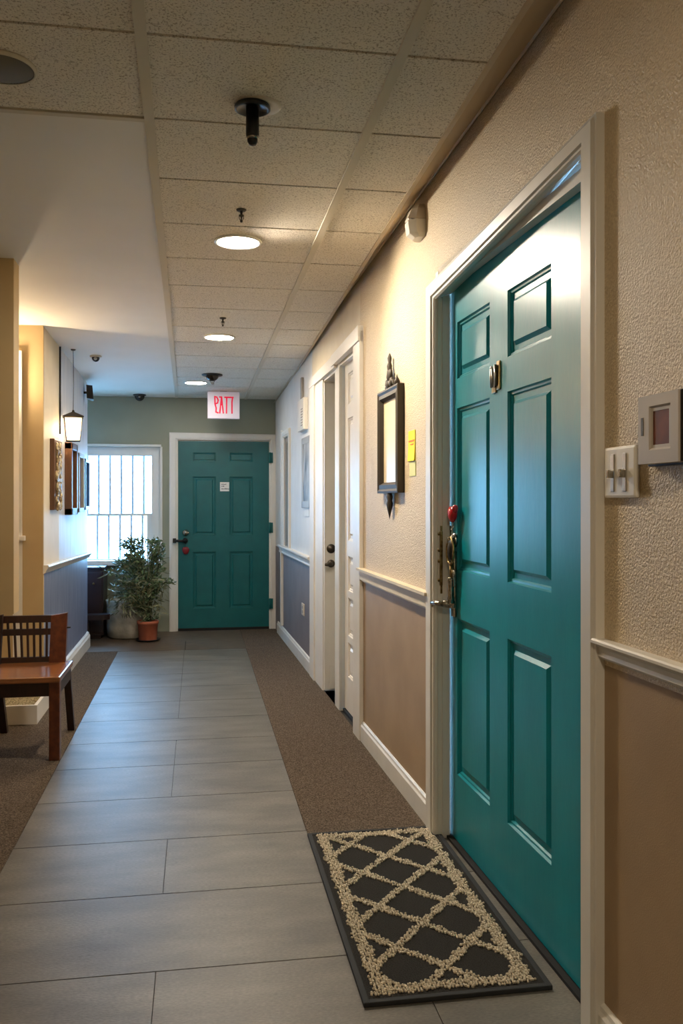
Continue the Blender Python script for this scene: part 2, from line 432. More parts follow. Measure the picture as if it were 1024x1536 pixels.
def leaf_mesh(w, h, th, panels, mb=None, m=0, y0=0, g1=.012, dep=.012, inr=.042, rise=.009):
    # front face at y=y0 (viewer side), panels = [(x0,x1,z0,z1)]
    mb = mb or MB()
    xs = sorted({0, w} | {p[0] for p in panels} | {p[1] for p in panels})
    zs = sorted({0, h} | {p[2] for p in panels} | {p[3] for p in panels})
    def inside(xa, xb, za, zb):
        return any(p[0] - 1e-5 <= xa and xb <= p[1] + 1e-5 and p[2] - 1e-5 <= za and zb <= p[3] + 1e-5 for p in panels)
    for xa, xb in zip(xs, xs[1:]):
        for za, zb in zip(zs, zs[1:]):
            if not inside(xa, xb, za, zb):
                mb.poly([(xa, y0, za), (xb, y0, za), (xb, y0, zb), (xa, y0, zb)], m)
    for p in panels:
        k = min(1, (p[1] - p[0]) / .2, (p[3] - p[2]) / .16)
        rings = []
        for ins, d in ((0, 0), (.004, dep * .55), (.010, dep * .6), (g1 + .002, dep), (g1 + .010, dep), (inr * k * .62 + g1 * .4, dep), (inr * k, dep - rise), (inr * k + .003, dep - rise)):
            rings.append([(p[0] + ins, y0 + d, p[2] + ins), (p[1] - ins, y0 + d, p[2] + ins), (p[1] - ins, y0 + d, p[3] - ins), (p[0] + ins, y0 + d, p[3] - ins)])
        for a, b_ in zip(rings, rings[1:]):
            for i in range(4):
                mb.poly([a[i], a[(i + 1) % 4], b_[(i + 1) % 4], b_[i]], m)
        mb.poly(rings[-1], m)
    mb.poly([(0, y0 + th, 0), (w, y0 + th, 0), (w, y0 + th, h), (0, y0 + th, h)], m)
    for a, b_ in (((0, 0), (w, 0)), ((w, 0), (w, h)), ((w, h), (0, h)), ((0, h), (0, 0))):
        mb.poly([(a[0], y0, a[1]), (b_[0], y0, b_[1]), (b_[0], y0 + th, b_[1]), (a[0], y0 + th, a[1])], m)
    return mb

# ------------------------------------------------------------------ near teal door (door_1)
d1 = sempty('door_1', 'large glossy teal six-panel door in the right wall', rw(D1b), RROT)
W1 = D1b - D1a
def px_(s): return D1b - s                 # wall coordinate -> local x
mb = MB()
casing(mb, 0.0, W1, 1.985, 2.062, .095, .088, .065, .058, .026)
# head and jamb lining with stop moulding
mb.box(-.03, 0, -.002, .12, 0, 2.09); mb.box(W1, W1 + .03, -.002, .12, 0, 2.09)
mb.hexa([(0, 0, 1.99), (W1, 0, 2.062), (W1, .12, 2.045), (0, .12, 2.03), (0, 0, 2.10), (W1, 0, 2.10), (W1, .12, 2.10), (0, .12, 2.10)])
mb.box(0, .012, .012, .040, 0, 2.01); mb.box(.0, .006, -.004, .012, 0, 1.99)
mb.box(W1 - .012, W1, .012, .040, 0, 2.04)
mb.box(.012, W1 - .012, .015, .043, 2.018, 2.05)
mb.build('door_frame', M['trim'], d1)
pan = []
for a, b_ in ((px_(3.036), px_(2.704)), (px_(2.55), px_(2.233))):
    for z0, z1 in ((.240, .805), (.978, 1.562), (1.668, 1.872)):
        pan.append((a - .012, b_ - .012, z0, z1))
leaf = leaf_mesh(W1 - .024, 2.018, .04, pan, dep=.014, rise=.010).build('leaf', M['teal'], d1, loc=(.012, .046, .014))
mb = MB(); mb.box(.0, W1, .028, .12, 0, .010); mb.build('dark_gap_bar', M['rubber'], d1)  # black bar stands in for the shade in the gap under the leaf
mb = MB(); mb.box(.012, W1 - .012, .05, .08, .010, .024); mb.build('door_sweep', M['rubber'], d1)
# lock set on the near door
lx = px_(3.055)
hd = MB()
hd.box(lx - .018, lx + .018, .034, .046, .82, 1.06, bev=.004)
hd.lathe([(0, -.030), (.012, -.030), (.014, -.02), (.016, 0), (.022, .004), (.022, .010), (0, .010)], (lx, .028, .868), 'Y', 20)
handle = hd.build('door_handle', M['chrome'], d1)
hd = MB(); hd.tube([(lx, -.004, .868), (lx - .02, -.014, .868), (lx - .05, -.018, .866), (lx - .09, -.016, .862), (lx - .115, -.012, .858)], [.010, .010, .009, .008, .009], 12)
hd.lathe([(0, -.012), (.009, -.010), (.012, 0), (.009, .010), (0, .012)], (lx - .115, -.013, .857), 'Z', 14)
hd.lathe([(0, -.018), (.006, -.014), (.008, 0), (0, .004)], (lx - .085, -.014, .852), 'Z', 12)
hd.build('lever', M['chrome'], handle)
hd = MB(); hd.lathe([(0, -.016), (.009, -.016), (.011, 0), (.024, .001), (.027, .008), (.027, .014), (0, .014)], (lx, .032, 1.10), 'Y', 24)
hd.build('deadbolt', M['chrome'], d1)
hd = MB(); hd.box(px_(3.11) , px_(3.11) + .006, .005, .046, .90, 1.15); hd.box(px_(3.11), px_(3.11) + .012, .002, .012, .93, 1.13, bev=.002)
for z in (.95, 1.02, 1.06, 1.12): hd.lathe([(0, -.006), (.006, -.004), (.006, 0), (0, .002)], (px_(3.105), 0.0, z), 'Y', 10)
hd.build('strike_plate', M['brass'], d1)
# number plate: two upright metal bars on a backing plate
t = thing('number_plate', 'small worn metal number plate in the middle of the near teal door', 'plate', rw(2.636, -.046, 1.636), RROT)
mb = MB(); mb.box(.006, .032, -.006, 0, -.045, .045, bev=.002); mb.box(-.036, -.002, -.006, 0, -.052, .034, bev=.002); mb.build('backing_plate', M['brass'], t)
mb = MB()
for x, zz in ((-.028, (-.034, .026)), (-.014, (-.034, .026)), (.012, (-.032, .034))):
    mb.tube([(x, -.010, zz[0]), (x, -.012, zz[1])], .0035, 10)
mb.tube([(-.028, -.011, .026), (-.021, -.013, .032), (-.014, -.011, .026)], .003, 8); mb.build('numeral', M['steel'], t)
mb = MB(); mb.box(.0, .005, -.012, -.003, -.036, .036); mb.build('slot', M['black'], t)
# bunch of keys hanging at the lock
t = thing('key_bunch', 'bunch of keys with glossy red fob hanging at the near door lock', 'keys', rw(3.035, -.028, 1.196), RROT)
mb = MB()
prof = [(0, -.034), (.012, -.03), (.022, -.018), (.027, 0), (.026, .014), (.018, .024), (0, .026)]
mb.lathe(prof, (0, 0, 0), 'Z', 18, sx=1.2, sy=.6); mb.lathe([(0, -.01), (.010, -.004), (.012, .008), (.008, .018), (0, .02)], (.03, 0, .012), 'Z', 12, sy=1)
mb.build('red_fob', M['red'], t)
mb = MB()
for i in range(4):
    z = -.04 - i * .012; mb.tube([(.004 * math.cos(a) * 1.2, (.004 * math.sin(a)) if i % 2 else 0, z + .008 * math.sin(a)) for a in [2 * PI * k / 10 for k in range(11)]], .0014, 6, caps=False)
mb.build('chain', M['steel'], t)
mb = MB()
pts = [(.038 * math.cos(a) - .006, -.006, -.135 + .048 * math.sin(a)) for a in [2 * PI * k / 24 for k in range(25)]]
mb.tube(pts, .005, 8, caps=False); mb.tube([(-.012, 0, -.18), (-.006, 0, -.22), (0, 0, -.25)], [.010, .008, .005], 10); mb.build('brass_loop', M['brass'], t)
mb = MB(); mb.lathe([(0, -.042), (.010, -.034), (.017, -.01), (.017, .012), (.010, .034), (0, .04)], (-.006, -.004, -.132), 'Z', 16, sx=1.3, sy=.7); mb.build('black_pendant', M['black'], t)
mb = MB(); mb.lathe([(0, -.09), (.013, -.09), (.014, -.07), (.012, -.065), (.012, -.004), (.009, .004), (0, .006)], (-.006, -.004, -.235), 'Z', 16)
mb.build('silver_barrel', M['chrome'], t)
mb = MB(); mb.lathe([(0, -.003), (.013, -.003), (.013, .003), (0, .003)], (.018, 0, -.215), 'Y', 14); mb.box(.014, .022, -.002, .002, -.262, -.225)
mb.box(.022, .027, -.002, .002, -.258, -.252); mb.box(.022, .026, -.002, .002, -.246, -.241); mb.build('key', M['steel'], t)

# ------------------------------------------------------------------ white double doorway
cs = sempty('trim_6', 'white casing around the pair of white doors', rw(6.14), RROT)
mb = MB()
def xx(s): return 6.14 - s
# outer casing, wide pilaster left, mullion, right casing, heads
mb.box(0, .19, -.020, 0, 0, 2.105, bev=.003); mb.box(.17, .500, -.010, 0, 0, 2.06, bev=.003)
mb.box(.49, .507, -.001, .12, 0, 2.04)
mb.box(xx(5.223) , xx(5.09), -.004, .12, 0, 2.07, bev=.003)
mb.box(xx(4.59), xx(4.42), -.022, 0, 0, 2.125, bev=.003); mb.box(xx(4.60), xx(4.585), -.01, .12, 0, 2.06)
mb.hexa([(0, -.024, 2.04), (xx(5.15), -.024, 2.04), (xx(5.15), 0, 2.04), (0, 0, 2.04), (0, -.024, 2.10), (xx(5.15), -.024, 2.12), (xx(5.15), 0, 2.12), (0, 0, 2.10)])
mb.hexa([(xx(5.22), -.03, 2.055), (xx(4.42), -.03, 2.07), (xx(4.42), 0, 2.07), (xx(5.22), 0, 2.055), (xx(5.22), -.03, 2.12), (xx(4.42), -.03, 2.15), (xx(4.42), 0, 2.15), (xx(5.22), 0, 2.12)])
mb.box(xx(5.634), xx(5.223), 0, .12, 2.025, 2.05); mb.box(xx(5.09), xx(4.59), 0, .12, 2.04, 2.06)
mb.build('door_frame', M['door_white'], cs)
# leaf B (closed, near)
d2 = sempty('door_2', 'white panelled door, slightly recessed, beside the mirror wall', rw(5.09), RROT)
w = 5.09 - 4.59
lf = leaf_mesh(w - .012, 2.02, .04, [(.10, .40, 1.78, 1.96), (.10, .40, .99, 1.70), (.10, .40, .70, .90), (.10, .40, .44, .66), (.10, .40, .20, .40)], dep=.012, rise=.008).build('leaf', M['door_white'], d2, loc=(.006, .030, .022))
mb = MB(); mb.box(.0, w, .02, .12, 0.002, .016); mb.build('dark_gap_bar', M['rubber'], d2)  # dark bar put in for the shade below the white leaf
# leaf A (open inwards, square to the corridor)
d3 = sempty('door_3', 'white door standing open inside the doorway with dark lever handle', rw(5.60, 0), RROT + PI / 2)
# local: x = into the wall side..., rotated so that the leaf face looks at the camera
mb = MB(); mb.box(-.004, .62, 0, .03, .012, 2.01, bev=.002)
mb.box(.03, .60, -.006, 0, .02, .17, bev=.002)
lfA = mb.build('leaf', M['door_white'], d3)
def hwA(zc_, lever):
    k = MB(); X = .040
    if lever:
        k.lathe([(0, -.018), (.016, -.018), (.024, -.008), (.026, 0), (0, 0)], (X, 0, zc_), 'Y', 18)
        k.tube([(X, -.02, zc_), (X - .01, -.034, zc_), (X - .03, -.038, zc_ - .003), (X - .048, -.036, zc_ - .004)], [.011, .013, .012, .008], 12)
        return k.build('door_handle', M['bronze'], d3)
    k.lathe([(0, -.026), (.012, -.026), (.015, -.012), (.027, -.008), (.030, 0), (0, 0)], (X, 0, zc_), 'Y', 20)
    return k.build('deadbolt', M['bronze'], d3)
hwA(.835, True); hwA(.932, False)
# small lobby behind the white doors
mb = MB()
def PB(s, h, z): return tuple(rw(s, h, z))
def wbox(s0, s1, h0, h1, z0, z1, m=0):
    mb.hexa([PB(s0, h0, z0), PB(s1, h0, z0), PB(s1, h1, z0), PB(s0, h1, z0), PB(s0, h0, z1), PB(s1, h0, z1), PB(s1, h1, z1), PB(s0, h1, z1)], m)
wbox(5.15, 6.2, -.80, -.75, 0, 2.2); wbox(6.15, 6.2, -.8, -.12, 0, 2.2); wbox(5.12, 5.17, -.8, -.12, 0, 2.2); wbox(5.12, 6.2, -.8, -.12, 2.15, 2.2)
wbox(5.12, 6.2, -.8, -.0, -.05, -.006)
struct(mb.build('wall_lobby', M['white_paint']), 'small white lobby behind the open white door')

# ------------------------------------------------------------------ narrow side window on the far right wall
wn = sempty('window_2', 'narrow interior side window with white surround, far right wall', rw(8.02), RROT)
mb = MB()
X0, X1 = .30, .66
casing(mb, X0, X1, 1.80, 1.80, .11, .05, .06, .06, .022, foot=.845)
mb.box(.14, .19, -.024, 0, .12, 1.88, bev=.003)
mb.build('window_frame', M['trim'], wn)
mb = MB(); mb.box(X0, X1, -.001, .004, .845, 1.80); mb.build('pane', M['grey_pane'], wn)

# ------------------------------------------------------------------ far wall
mb = MB()
def fbox(x0, x1, z0, z1, m=0, T=.22): mb.hexa([(x0, YF, z0), (x1, YF, z0), (x1, YF + T, z0), (x0, YF + T, z0), (x0, YF, z1), (x1, YF, z1), (x1, YF + T, z1), (x0, YF + T, z1)], m)
TOPF = cz(YF) + .06
WX0, WX1, WZ0, WZ1 = -1.62, -.351, .68, 1.755
fbox(-2.3, WX0, 0, TOPF); fbox(WX0, WX1, 0, WZ0, 1); fbox(WX0, WX1, WZ1, TOPF)
fbox(WX1, -.186, 0, TOPF); fbox(-.186, .69, 1.822, TOPF); fbox(.69, .76, 0, TOPF)
struct(mb.build('wall_back', [M['sage'], M['sage']]), 'sage green end wall')
d4 = sempty('door_4', 'teal six-panel exit door in the end wall', (-.186, YF, 0), 0)
W4 = .876
mb = MB()
casing(mb, 0, W4, 1.826, 1.826, .078, .066, .07, .062, .022)
mb.box(-.004, 0.004, 0, .12, 0, 1.83); mb.box(W4 - .004, W4 + .004, 0, .12, 0, 1.83); mb.box(0, W4, 0, .12, 1.818, 1.83)
mb.build('door_frame', M['trim'], d4)
def fx(px): return (px - 266) / 138 * W4
def fz(py): return (947 - py) / 298 * 1.905
pan = []
for a, b_ in ((288, 322), (343, 378)):
    pan += [(fx(a), fx(b_), fz(914), fz(829)), (fx(a), fx(b_), fz(804), fz(716)), (fx(a), fx(b_), fz(693), fz(680))]
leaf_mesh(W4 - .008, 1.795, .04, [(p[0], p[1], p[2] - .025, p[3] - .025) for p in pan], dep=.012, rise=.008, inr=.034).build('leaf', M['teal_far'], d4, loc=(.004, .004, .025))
mb = MB(); mb.box(.002, W4 - .002, .0, .06, .0, .024); mb.build('dark_gap_bar', M['rubber'], d4)
for z in (fz(687), fz(793), fz(908)):
    k = MB(); k.box(W4 - .010, W4 + .032, -.030, -.020, z - .05, z + .05, bev=.002); k.tube([(W4 + .004, -.034, z - .052), (W4 + .004, -.034, z + .052)], .009, 10)
    k.build('hinge', M['teal_far'], d4)
k = MB(); k.lathe([(0, -.05), (.014, -.05), (.018, -.03), (.026, -.026), (.032, -.008), (.032, .004), (0, .004)], (fx(278), 0, fz(800)), 'Y', 24)
k.box(fx(278) - .006, fx(278) + .03, -.058, -.048, fz(800) - .006, fz(800) + .008, bev=.002); k.build('deadbolt', M['chrome'], d4)
k = MB(); zc_ = fz(812)
k.lathe([(0, -.02), (.02, -.02), (.027, 0), (0, .004)], (fx(277), 0, zc_), 'Y', 20)
k.tube([(fx(279), -.03, zc_ - .004), (fx(270), -.044, zc_), (fx(262), -.046, zc_ + .003)], .012, 12)
k.box(fx(259), fx(264), -.056, -.03, zc_ - .018, zc_ + .026, bev=.004); k.build('door_handle', M['black'], d4)
t = thing('key_tag', 'dark red tag hanging below the black lever of the far teal door', 'tag', (-.186 + fx(278), YF - .02, fz(826)))
mb = MB(); mb.lathe([(0, -.042), (.02, -.034), (.032, -.01), (.033, .012), (.024, .028), (0, .032)], (0, 0, 0), 'Z', 16, sy=.4); mb.build('tag_body', M['dark_red'], t)
mb = MB(); mb.tube([(0, 0, .03), (-.003, -.006, .05), (.002, -.010, .07)], .002, 6); mb.build('loop', M['black'], t)
t = thing('paper_notice', 'small white notice with scribbled writing on the far teal door', 'notice', (-.186 + fx(336), YF + .003, fz(731)))
mb = MB(); mb.box(-.044, .044, -.003, 0, -.044, .044, bev=.001); mb.build('card', M['paper'], t)
mb = MB(); rr = random.Random(3)
for z, n in ((.022, 4), (.004, 2), (-.022, 5)):
    x = -.03
    for i in range(n):
        wv = rr.uniform(.006, .014); mb.box(x, x + wv, -.0042, -.003, z - .003, z + .003 + rr.uniform(0, .004)); x += wv + .004
mb.build('writing', M['ink'], t)

# window in the end wall
w1 = sempty('window_1', 'bright window with vertical bars beside the far teal door', (0, YF, 0), 0)
gx1, gz0, gz1 = -.431, .695, 1.672
mb = MB()
mb.box(gx1, WX1, .02, .10, WZ0, WZ1); mb.box(WX0 + .08, gx1, .021, .099, gz1, WZ1); mb.box(WX0, WX0 + .08, .02, .10, WZ0, WZ1); mb.box(WX0 + .08, gx1, .021, .099, WZ0, gz0)
mb.box(WX0 + .08, gx1, .05, .09, 1.10, 1.125)
mb.box(gx1 - .045, gx1, .051, .089, gz0, 1.10)
mb.build('window_frame', M['trim'], w1)
mb = MB(); mb.box(WX0 - .02, WX1 + .012, -.035, .02, WZ1 + .002, WZ1 + .024, bev=.003); mb.box(WX1, WX1 + .022, -.012, .0, WZ0, WZ1 + .004); mb.build('window_head', M['trim'], w1)
mb = MB(); mb.box(WX0, WX1 + .02, -.10, .03, WZ0 - .04, WZ0 + .006, bev=.005); mb.build('window_sill', M['trim'], w1)
mb = MB(); mb.box(WX0 + .05, gx1 + .01, .075, .079, gz0, gz1 + .01); mb.build('pane', M['glass'], w1)
x = gx1 - .075
k = 0
while x > WX0 + .1:
    b_ = MB(); b_.tube([(x, .068, 1.12), (x, .068, gz1 + .01)], .011, 8); b_.tube([(x - .012, .064, gz0), (x - .012, .064, 1.112)], .011, 8); b_.build('bar', M['bar'], w1)
    x -= .104; k += 1

# ------------------------------------------------------------------ left side
def lbox(mb, x0, x1, y0, y1, z0, z1, m=0, top=False):
    if top: a, b_ = cz(y0) + .01, cz(y1) + .01
    else: a = b_ = z1
    mb.hexa([(x0, y0, z0), (x1, y0, z0), (x1, y1, z0), (x0, y1, z0), (x0, y0, a), (x1, y0, a), (x1, y1, b_), (x0, y1, b_)], m)
mb = MB()
LZ = .805
YA, YB = 5.57, 7.745
lbox(mb, -1.25, XL, YA + .03, 6.19, 0, LZ, 0); lbox(mb, -1.25, XL, YA + .03, 6.19, LZ, 0, 2, True)  # upper part cream: warm light on the pale wall put in as colour
lbox(mb, -1.25, XL, 6.19, YB, 0, LZ, 0); lbox(mb, -1.25, XL, 6.19, YB, LZ, 0, 1, True)
lbox(mb, -2.3, XL, YA, YA + .03, 0, 0, 3, True)
struct(mb.build('wall_left', [M['blue_wainscot'], M['cool_lit_wall'], M['cream_paint'], M['tan_paint']]), 'left wall, pale above blue grey wainscot')
mb = MB()
lbox(mb, -2.3, -.836, 4.21, 4.33, .72, 0, 0, True); lbox(mb, -2.3, -1.4, 4.21, 4.33, 0, .72, 0)
struct(mb.build('wall_pier', M['tan_paint']), 'tan painted pier at the left edge')
mb = MB(); lbox(mb, -2.35, -2.3, -1.6, 8.6, 0, 0, 0, True)
struct(mb.build('wall_side', M['cream_paint']), 'outer left wall')
mb = MB(); lbox(mb, -2.3, 1.1, -1.65, -1.6, 0, 2.58)
struct(mb.build('wall_front', M['cream_paint']), 'wall behind the viewer')
# white strip and rail stub on the tan return wall
mb = MB()
mb.box(-1.115, -1.055, YA - .02, YA, 1.03, cz(YA) - .16, bev=.003); mb.box(-1.125, -1.035, YA - .045, YA, 1.0, 1.03, bev=.004); mb.box(-1.11, -1.055, YA - .006, YA, 0, 1.0)
struct(mb.build('trim_7', M['door_white']), 'white upright strip with small ledge beside the pier')
# left chair rail, slightly rising towards the viewer, and baseboard
mb = MB()
w = .026
prof = [(0, -w), (.012, -w * .9), (.02, -w * .3), (.03, w * .2), (.036, w * .6), (.03, w), (0, w)]
st = [[(XL + a, y, z + b_) for a, b_ in prof] for y, z in ((YA - .01, .822), (YB, .778), (YB + .03, .776))]
mb.sweep(st, None); struct(mb.build('trim_8', M['trim']), 'white chair rail on the left wall')
mb = MB()
prof = [(0, 0), (.03, 0), (.03, .09), (.022, .10), (.018, .112), (.006, .12), (0, .12)]
st = [[(XL + a, y, b_) for a, b_ in prof] for y in (YA + .0, YB - .12)] + [[(XL + a * .9, YB - .03, b_ * 1.05) for a, b_ in prof], [(XL + a * .3, YB + .012, b_ * .95) for a, b_ in prof]]
mb.sweep(st, None); struct(mb.build('baseboard_left', M['trim']), 'white baseboard on the left wall')

# ------------------------------------------------------------------ ceiling fixtures
def downlight(x, y, r, mat, label):
    t = thing('ceiling_light', label, 'light', (x, y, cz(y)), 0, 'recessed ceiling lights')
    mb = MB(); mb.lathe([(r, -.001), (r + .004, -.006), (r + .014, -.005), (r + .017, 0), (r + .01, .012), (r, .012), (r, -.001)], (0, 0, 0), 'Z', 40); mb.build('trim_ring', M['white_plastic'], t)
    mb = MB(); mb.lathe([(0, -.004), (r * .6, -.0038), (r, -.002), (r, .004), (0, .004)], (0, 0, 0), 'Z', 40); mb.build('diffuser', mat, t)
    return t
downlight(.175, 3.825, .088, M['lamp_disc'], 'nearest and largest round recessed ceiling light')
downlight(.142, 5.75, .088, M['lamp_disc'], 'second round recessed ceiling light along the corridor')
downlight(-.014, 7.57, .088, M['lamp_disc_far'], 'farthest round recessed ceiling light, next to the black dome')
def sprinkler(x, y, label, s=1):
    t = thing('sprinkler_head', label, 'sprinkler', (x, y, cz(y)), 0, 'ceiling sprinkler heads')
    mb = MB(); mb.lathe([(0, -.004), (.016, -.006), (.020, -.002), (.021, .003), (0, .003)], (0, 0, 0), 'Z', 20); mb.build('escutcheon', M['bronze'], t)
    mb = MB(); mb.lathe([(0, -.05), (.004, -.05), (.006, -.044), (.0025, -.040), (.003, -.030), (.010, -.024), (.010, -.021), (.004, -.019), (.006, -.006), (0, -.004)], (0, 0, 0), 'Z', 14)
    mb.tube([(-.009, 0, -.022), (-.008, 0, -.036), (-.001, 0, -.044)], .0016, 6); mb.tube([(.009, 0, -.022), (.008, 0, -.036), (.001, 0, -.044)], .0016, 6)
    mb.build('nozzle', M['bronze'], t)
sprinkler(.17, 3.435, 'small bronze sprinkler head just before the nearest round ceiling light')
sprinkler(.149, 5.22, 'small sprinkler head just before the second round ceiling light')
# black spot lamp
t = thing('spot_lamp', 'black cylinder spot hanging from round ceiling plate, nearest the viewer', 'spotlight', (.160, 2.575, cz(2.575)))
mb = MB(); mb.lathe([(0, -.004), (.056, -.005), (.064, -.002), (.066, .003), (0, .003)], (.022, .01, 0), 'Z', 36); mb.build('ceiling_plate', M['off_plastic'], t)
mb = MB(); mb.lathe([(.050, -.004), (.0535, -.010), (.053, -.016), (.047, -.018), (.042, -.012), (.02, -.008), (0, -.007)], (0, 0, 0), 'Z', 36); mb.build('canopy', M['black'], t)
mb = MB(); mb.lathe([(0, -.006), (.019, -.006), (.0195, -.09), (.018, -.098), (0, -.098)], (0, 0, 0), 'Z', 24); mb.build('cylinder', M['black'], t)
mb = MB(); mb.lathe([(.017, -.098), (.016, -.104), (.0, -.104)], (0, 0, 0), 'Z', 20); mb.build('chrome_ring', M['chrome'], t)
mb = MB(); mb.lathe([(.0155, -.104), (.0155, -.110), (.011, -.120), (0, -.124)], (0, 0, 0), 'Z', 20); mb.build('bulb', M['black'], t)
# round flat grille
t = thing('ceiling_speaker', 'round grey flat ceiling speaker cover at the top left corner', 'speaker', (-.522, 2.47, cz(2.47)))
mb = MB(); mb.lathe([(0, -.008), (.078, -.008), (.086, -.004), (.088, .002), (0, .002)], (0, 0, 0), 'Z', 40); mb.build('grille', base('grey grille', (104, 98, 82), .8), t)
mb = MB(); mb.lathe([(.084, -.008), (.088, -.009), (.092, -.004), (.092, .002), (.086, .002)], (0, 0, 0), 'Z', 40); mb.build('rim', M['grid'], t)
def dome(x, y, rb, rd, h, label, name='dome_camera', cat='camera', low=True, white=True):
    t = thing(name, label, cat, (x, y, cz(y)))
    mb = MB(); mb.lathe([(0, -.008), (rb * .9, -.010), (rb, -.004), (rb, .008), (0, .008)], (0, 0, 0), 'Z', 30); mb.build('base_ring', M['off_plastic'] if white else M['black'], t)
    mb = MB(); mb.lathe([(rd, -.008)] + [(rd * math.cos(a), -.012 - h * math.sin(a)) for a in [PI / 2 * k / 7 for k in range(8)]], (0, 0, 0), 'Z', 26); mb.build('dome', base('smoked dome', (34, 24, 22), .15), t)
    if low:
        mb = MB(); mb.lathe([(0, -.008), (.01, -.006), (.012, 0), (0, .004)], (0, -rd * .82, -.022), 'Y', 12); mb.build('lens', M['steel'], t)
    return t
dome(-.725, 6.50, .042, .028, .030, 'small dark dome camera on the smooth ceiling above the lantern')
dome(-.532, 8.32, .060, .046, .048, 'dark dome camera on the ceiling right above the window wall', white=False)
t = dome(.118, 7.16, .085, .052, .040, 'black dome fixture on the ceiling tiles behind the second round light', name='dome_fixture', cat='ceiling fixture', low=False, white=False)
mb = MB(); mb.tube([(-.02, -.01, -.05), (-.01, -.01, -.066), (.01, -.01, -.066), (.02, -.01, -.052)], .004, 8); mb.lathe([(0, -.082), (.016, -.078), (.018, -.070), (0, -.066)], (0, 0, 0), 'Z', 14); mb.build('bracket', M['steel'], t)
# exit sign
t = thing('exit_sign', 'lit white box sign with red letters hanging before the far door', 'sign', (.235, 8.0, cz(8.0)))
mb = MB(); mb.box(-.1445, .1445, 0, .05, -.250, -.006, bev=.004); mb.build('sign_box', M['exit_face'], t)
mb = MB(); mb.box(-.03, .03, .01, .04, -.008, .004); mb.build('mount', M['grey_plastic'], t)
# the letters as the photo shows them, drawn in a grid of (0..1) units
Z0, Z1 = -.204, -.052
def lt(x, z): return (-.0845 + x * .178, -.002, Z0 + z * (Z1 - Z0))
strokes = [
    [[(.02, 1), (.13, .97), (.20, .80), (.17, .62), (.04, .56)], [(.03, 1), (.04, .56)], [(.04, .56), (.10, .32), (.09, .08), (.20, .03)]],
    [[(.27, .98), (.37, .98)], [(.37, .98), (.28, .02)], [(.37, .98), (.46, .02)], [(.32, .52), (.42, .52)]],
    [[(.53, .97), (.73, .97)], [(.63, .97), (.62, .02)]],
    [[(.73, .97), (.96, .97)], [(.93, .97), (.90, .70), (.90, .02)]],
]
for gl_ in strokes:
    mb = MB()
    for stx in gl_:
        P = [Vector(lt(*p)) for p in stx]
        for a, b_ in zip(P, P[1:]):
            d = (b_ - a).normalized(); nrm = Vector((-d.z, 0, d.x)) * .0065; a2 = a - d * .004; b2 = b_ + d * .004
            f = [(a2 + nrm), (b2 + nrm), (b2 - nrm), (a2 - nrm)]
            mb.hexa([tuple(p) for p in f] + [tuple(p + Vector((0, .003, 0))) for p in f])
    mb.build('letter', M['exit_red'], t)
# motion detector
t = thing('motion_detector', 'white wall motion detector high on the textured wall', 'sensor', rw(3.33, 0, 2.270), RROT)
mb = MB()
def md(pts, z): return [(x, y, z) for x, y in pts]
sec = lambda w, d: [(-w, 0), (w, 0), (w, -d * .6), (w * .5, -d), (-w * .5, -d), (-w, -d * .6)]
mb.sweep([md(sec(.038, .035), .0), md(sec(.048, .058), .015), md(sec(.050, .064), .060), md(sec(.050, .062), .066)], None); mb.build('lower_body', M['white_plastic'], t)
mb = MB(); mb.sweep([md(sec(.050, .060), .068), md(sec(.050, .064), .075), md(sec(.046, .050), .110), md(sec(.036, .036), .128)], None); mb.build('lens_cover', M['off_plastic'], t)
mb = MB(); mb.box(-.042, .042, -.056, -.001, .0655, .0685); mb.build('seam', M['grey_plastic'], t)

# ------------------------------------------------------------------ right wall things
# mirror
ms, mz0, mz1 = 3.79, 1.277, 1.742
t = thing('wall_mirror', 'tall narrow dark-framed mirror with ornate finial on textured wall', 'mirror', rw(ms, 0, mz0), RROT)
w = .188; hh = mz1 - mz0
mb = MB()
prof = [(0, 0), (0, -.012), (.012, -.030), (.030, -.026), (.040, -.032), (.048, -.030), (.048, 0)]
st = []
for cx_, cz_, dx, dz_ in ((-w, 0, 1, 1), (w, 0, -1, 1), (w, hh, -1, -1), (-w, hh, 1, -1), (-w, 0, 1, 1)):
    st.append([(cx_ + dx * a, b_, cz_ + dz_ * a) for a, b_ in [(.048 - p[0], p[1]) for p in prof]])
rings = [[mb.bm.verts.new(p) for p in s_] for s_ in st]
for a, b_ in zip(rings, rings[1:]):
    for k in range(len(prof)): mb.bm.faces.new((a[k], a[(k + 1) % len(prof)], b_[(k + 1) % len(prof)], b_[k]))
mb.build('mirror_frame', M['bronze'], t)
mb = MB(); mb.box(-w + .04, w - .04, -.010, -.006, .04, hh - .04); mb.build('mirror_glass', M['mirror'], t)
mb = MB()
# top crest: stacked scrolls
for x, z, r_, l in ((0, hh + .012, .030, .02), (-.035, hh + .02, .02, .02), (.035, hh + .022, .018, .02), (0, hh + .05, .024, .03), (-.018, hh + .04, .014, .02), (.020, hh + .06, .014, .02), (0, hh + .085, .016, .02)):
    mb.lathe([(0, -l), (r_ * .7, -l * .7), (r_, 0), (r_ * .8, l), (0, l * 1.3)], (x, -.018, z), 'Z', 12, sy=.6)
mb.lathe([(.014, .08), (.018, .10), (.010, .115), (.014, .135), (.007, .15), (0, .16)], (0, -.018, hh), 'Z', 12, sy=.7)
pts = [(.05 + .018 * math.cos(a), -.018, hh + .012 + .018 * math.sin(a)) for a in [2 * PI * k / 12 for k in range(13)]]
mb.tube(pts, .006, 8, caps=False)
mb.tube([(-p[0], p[1], p[2]) for p in pts], .006, 8, caps=False)
mb.build('crest', M['bronze'], t)
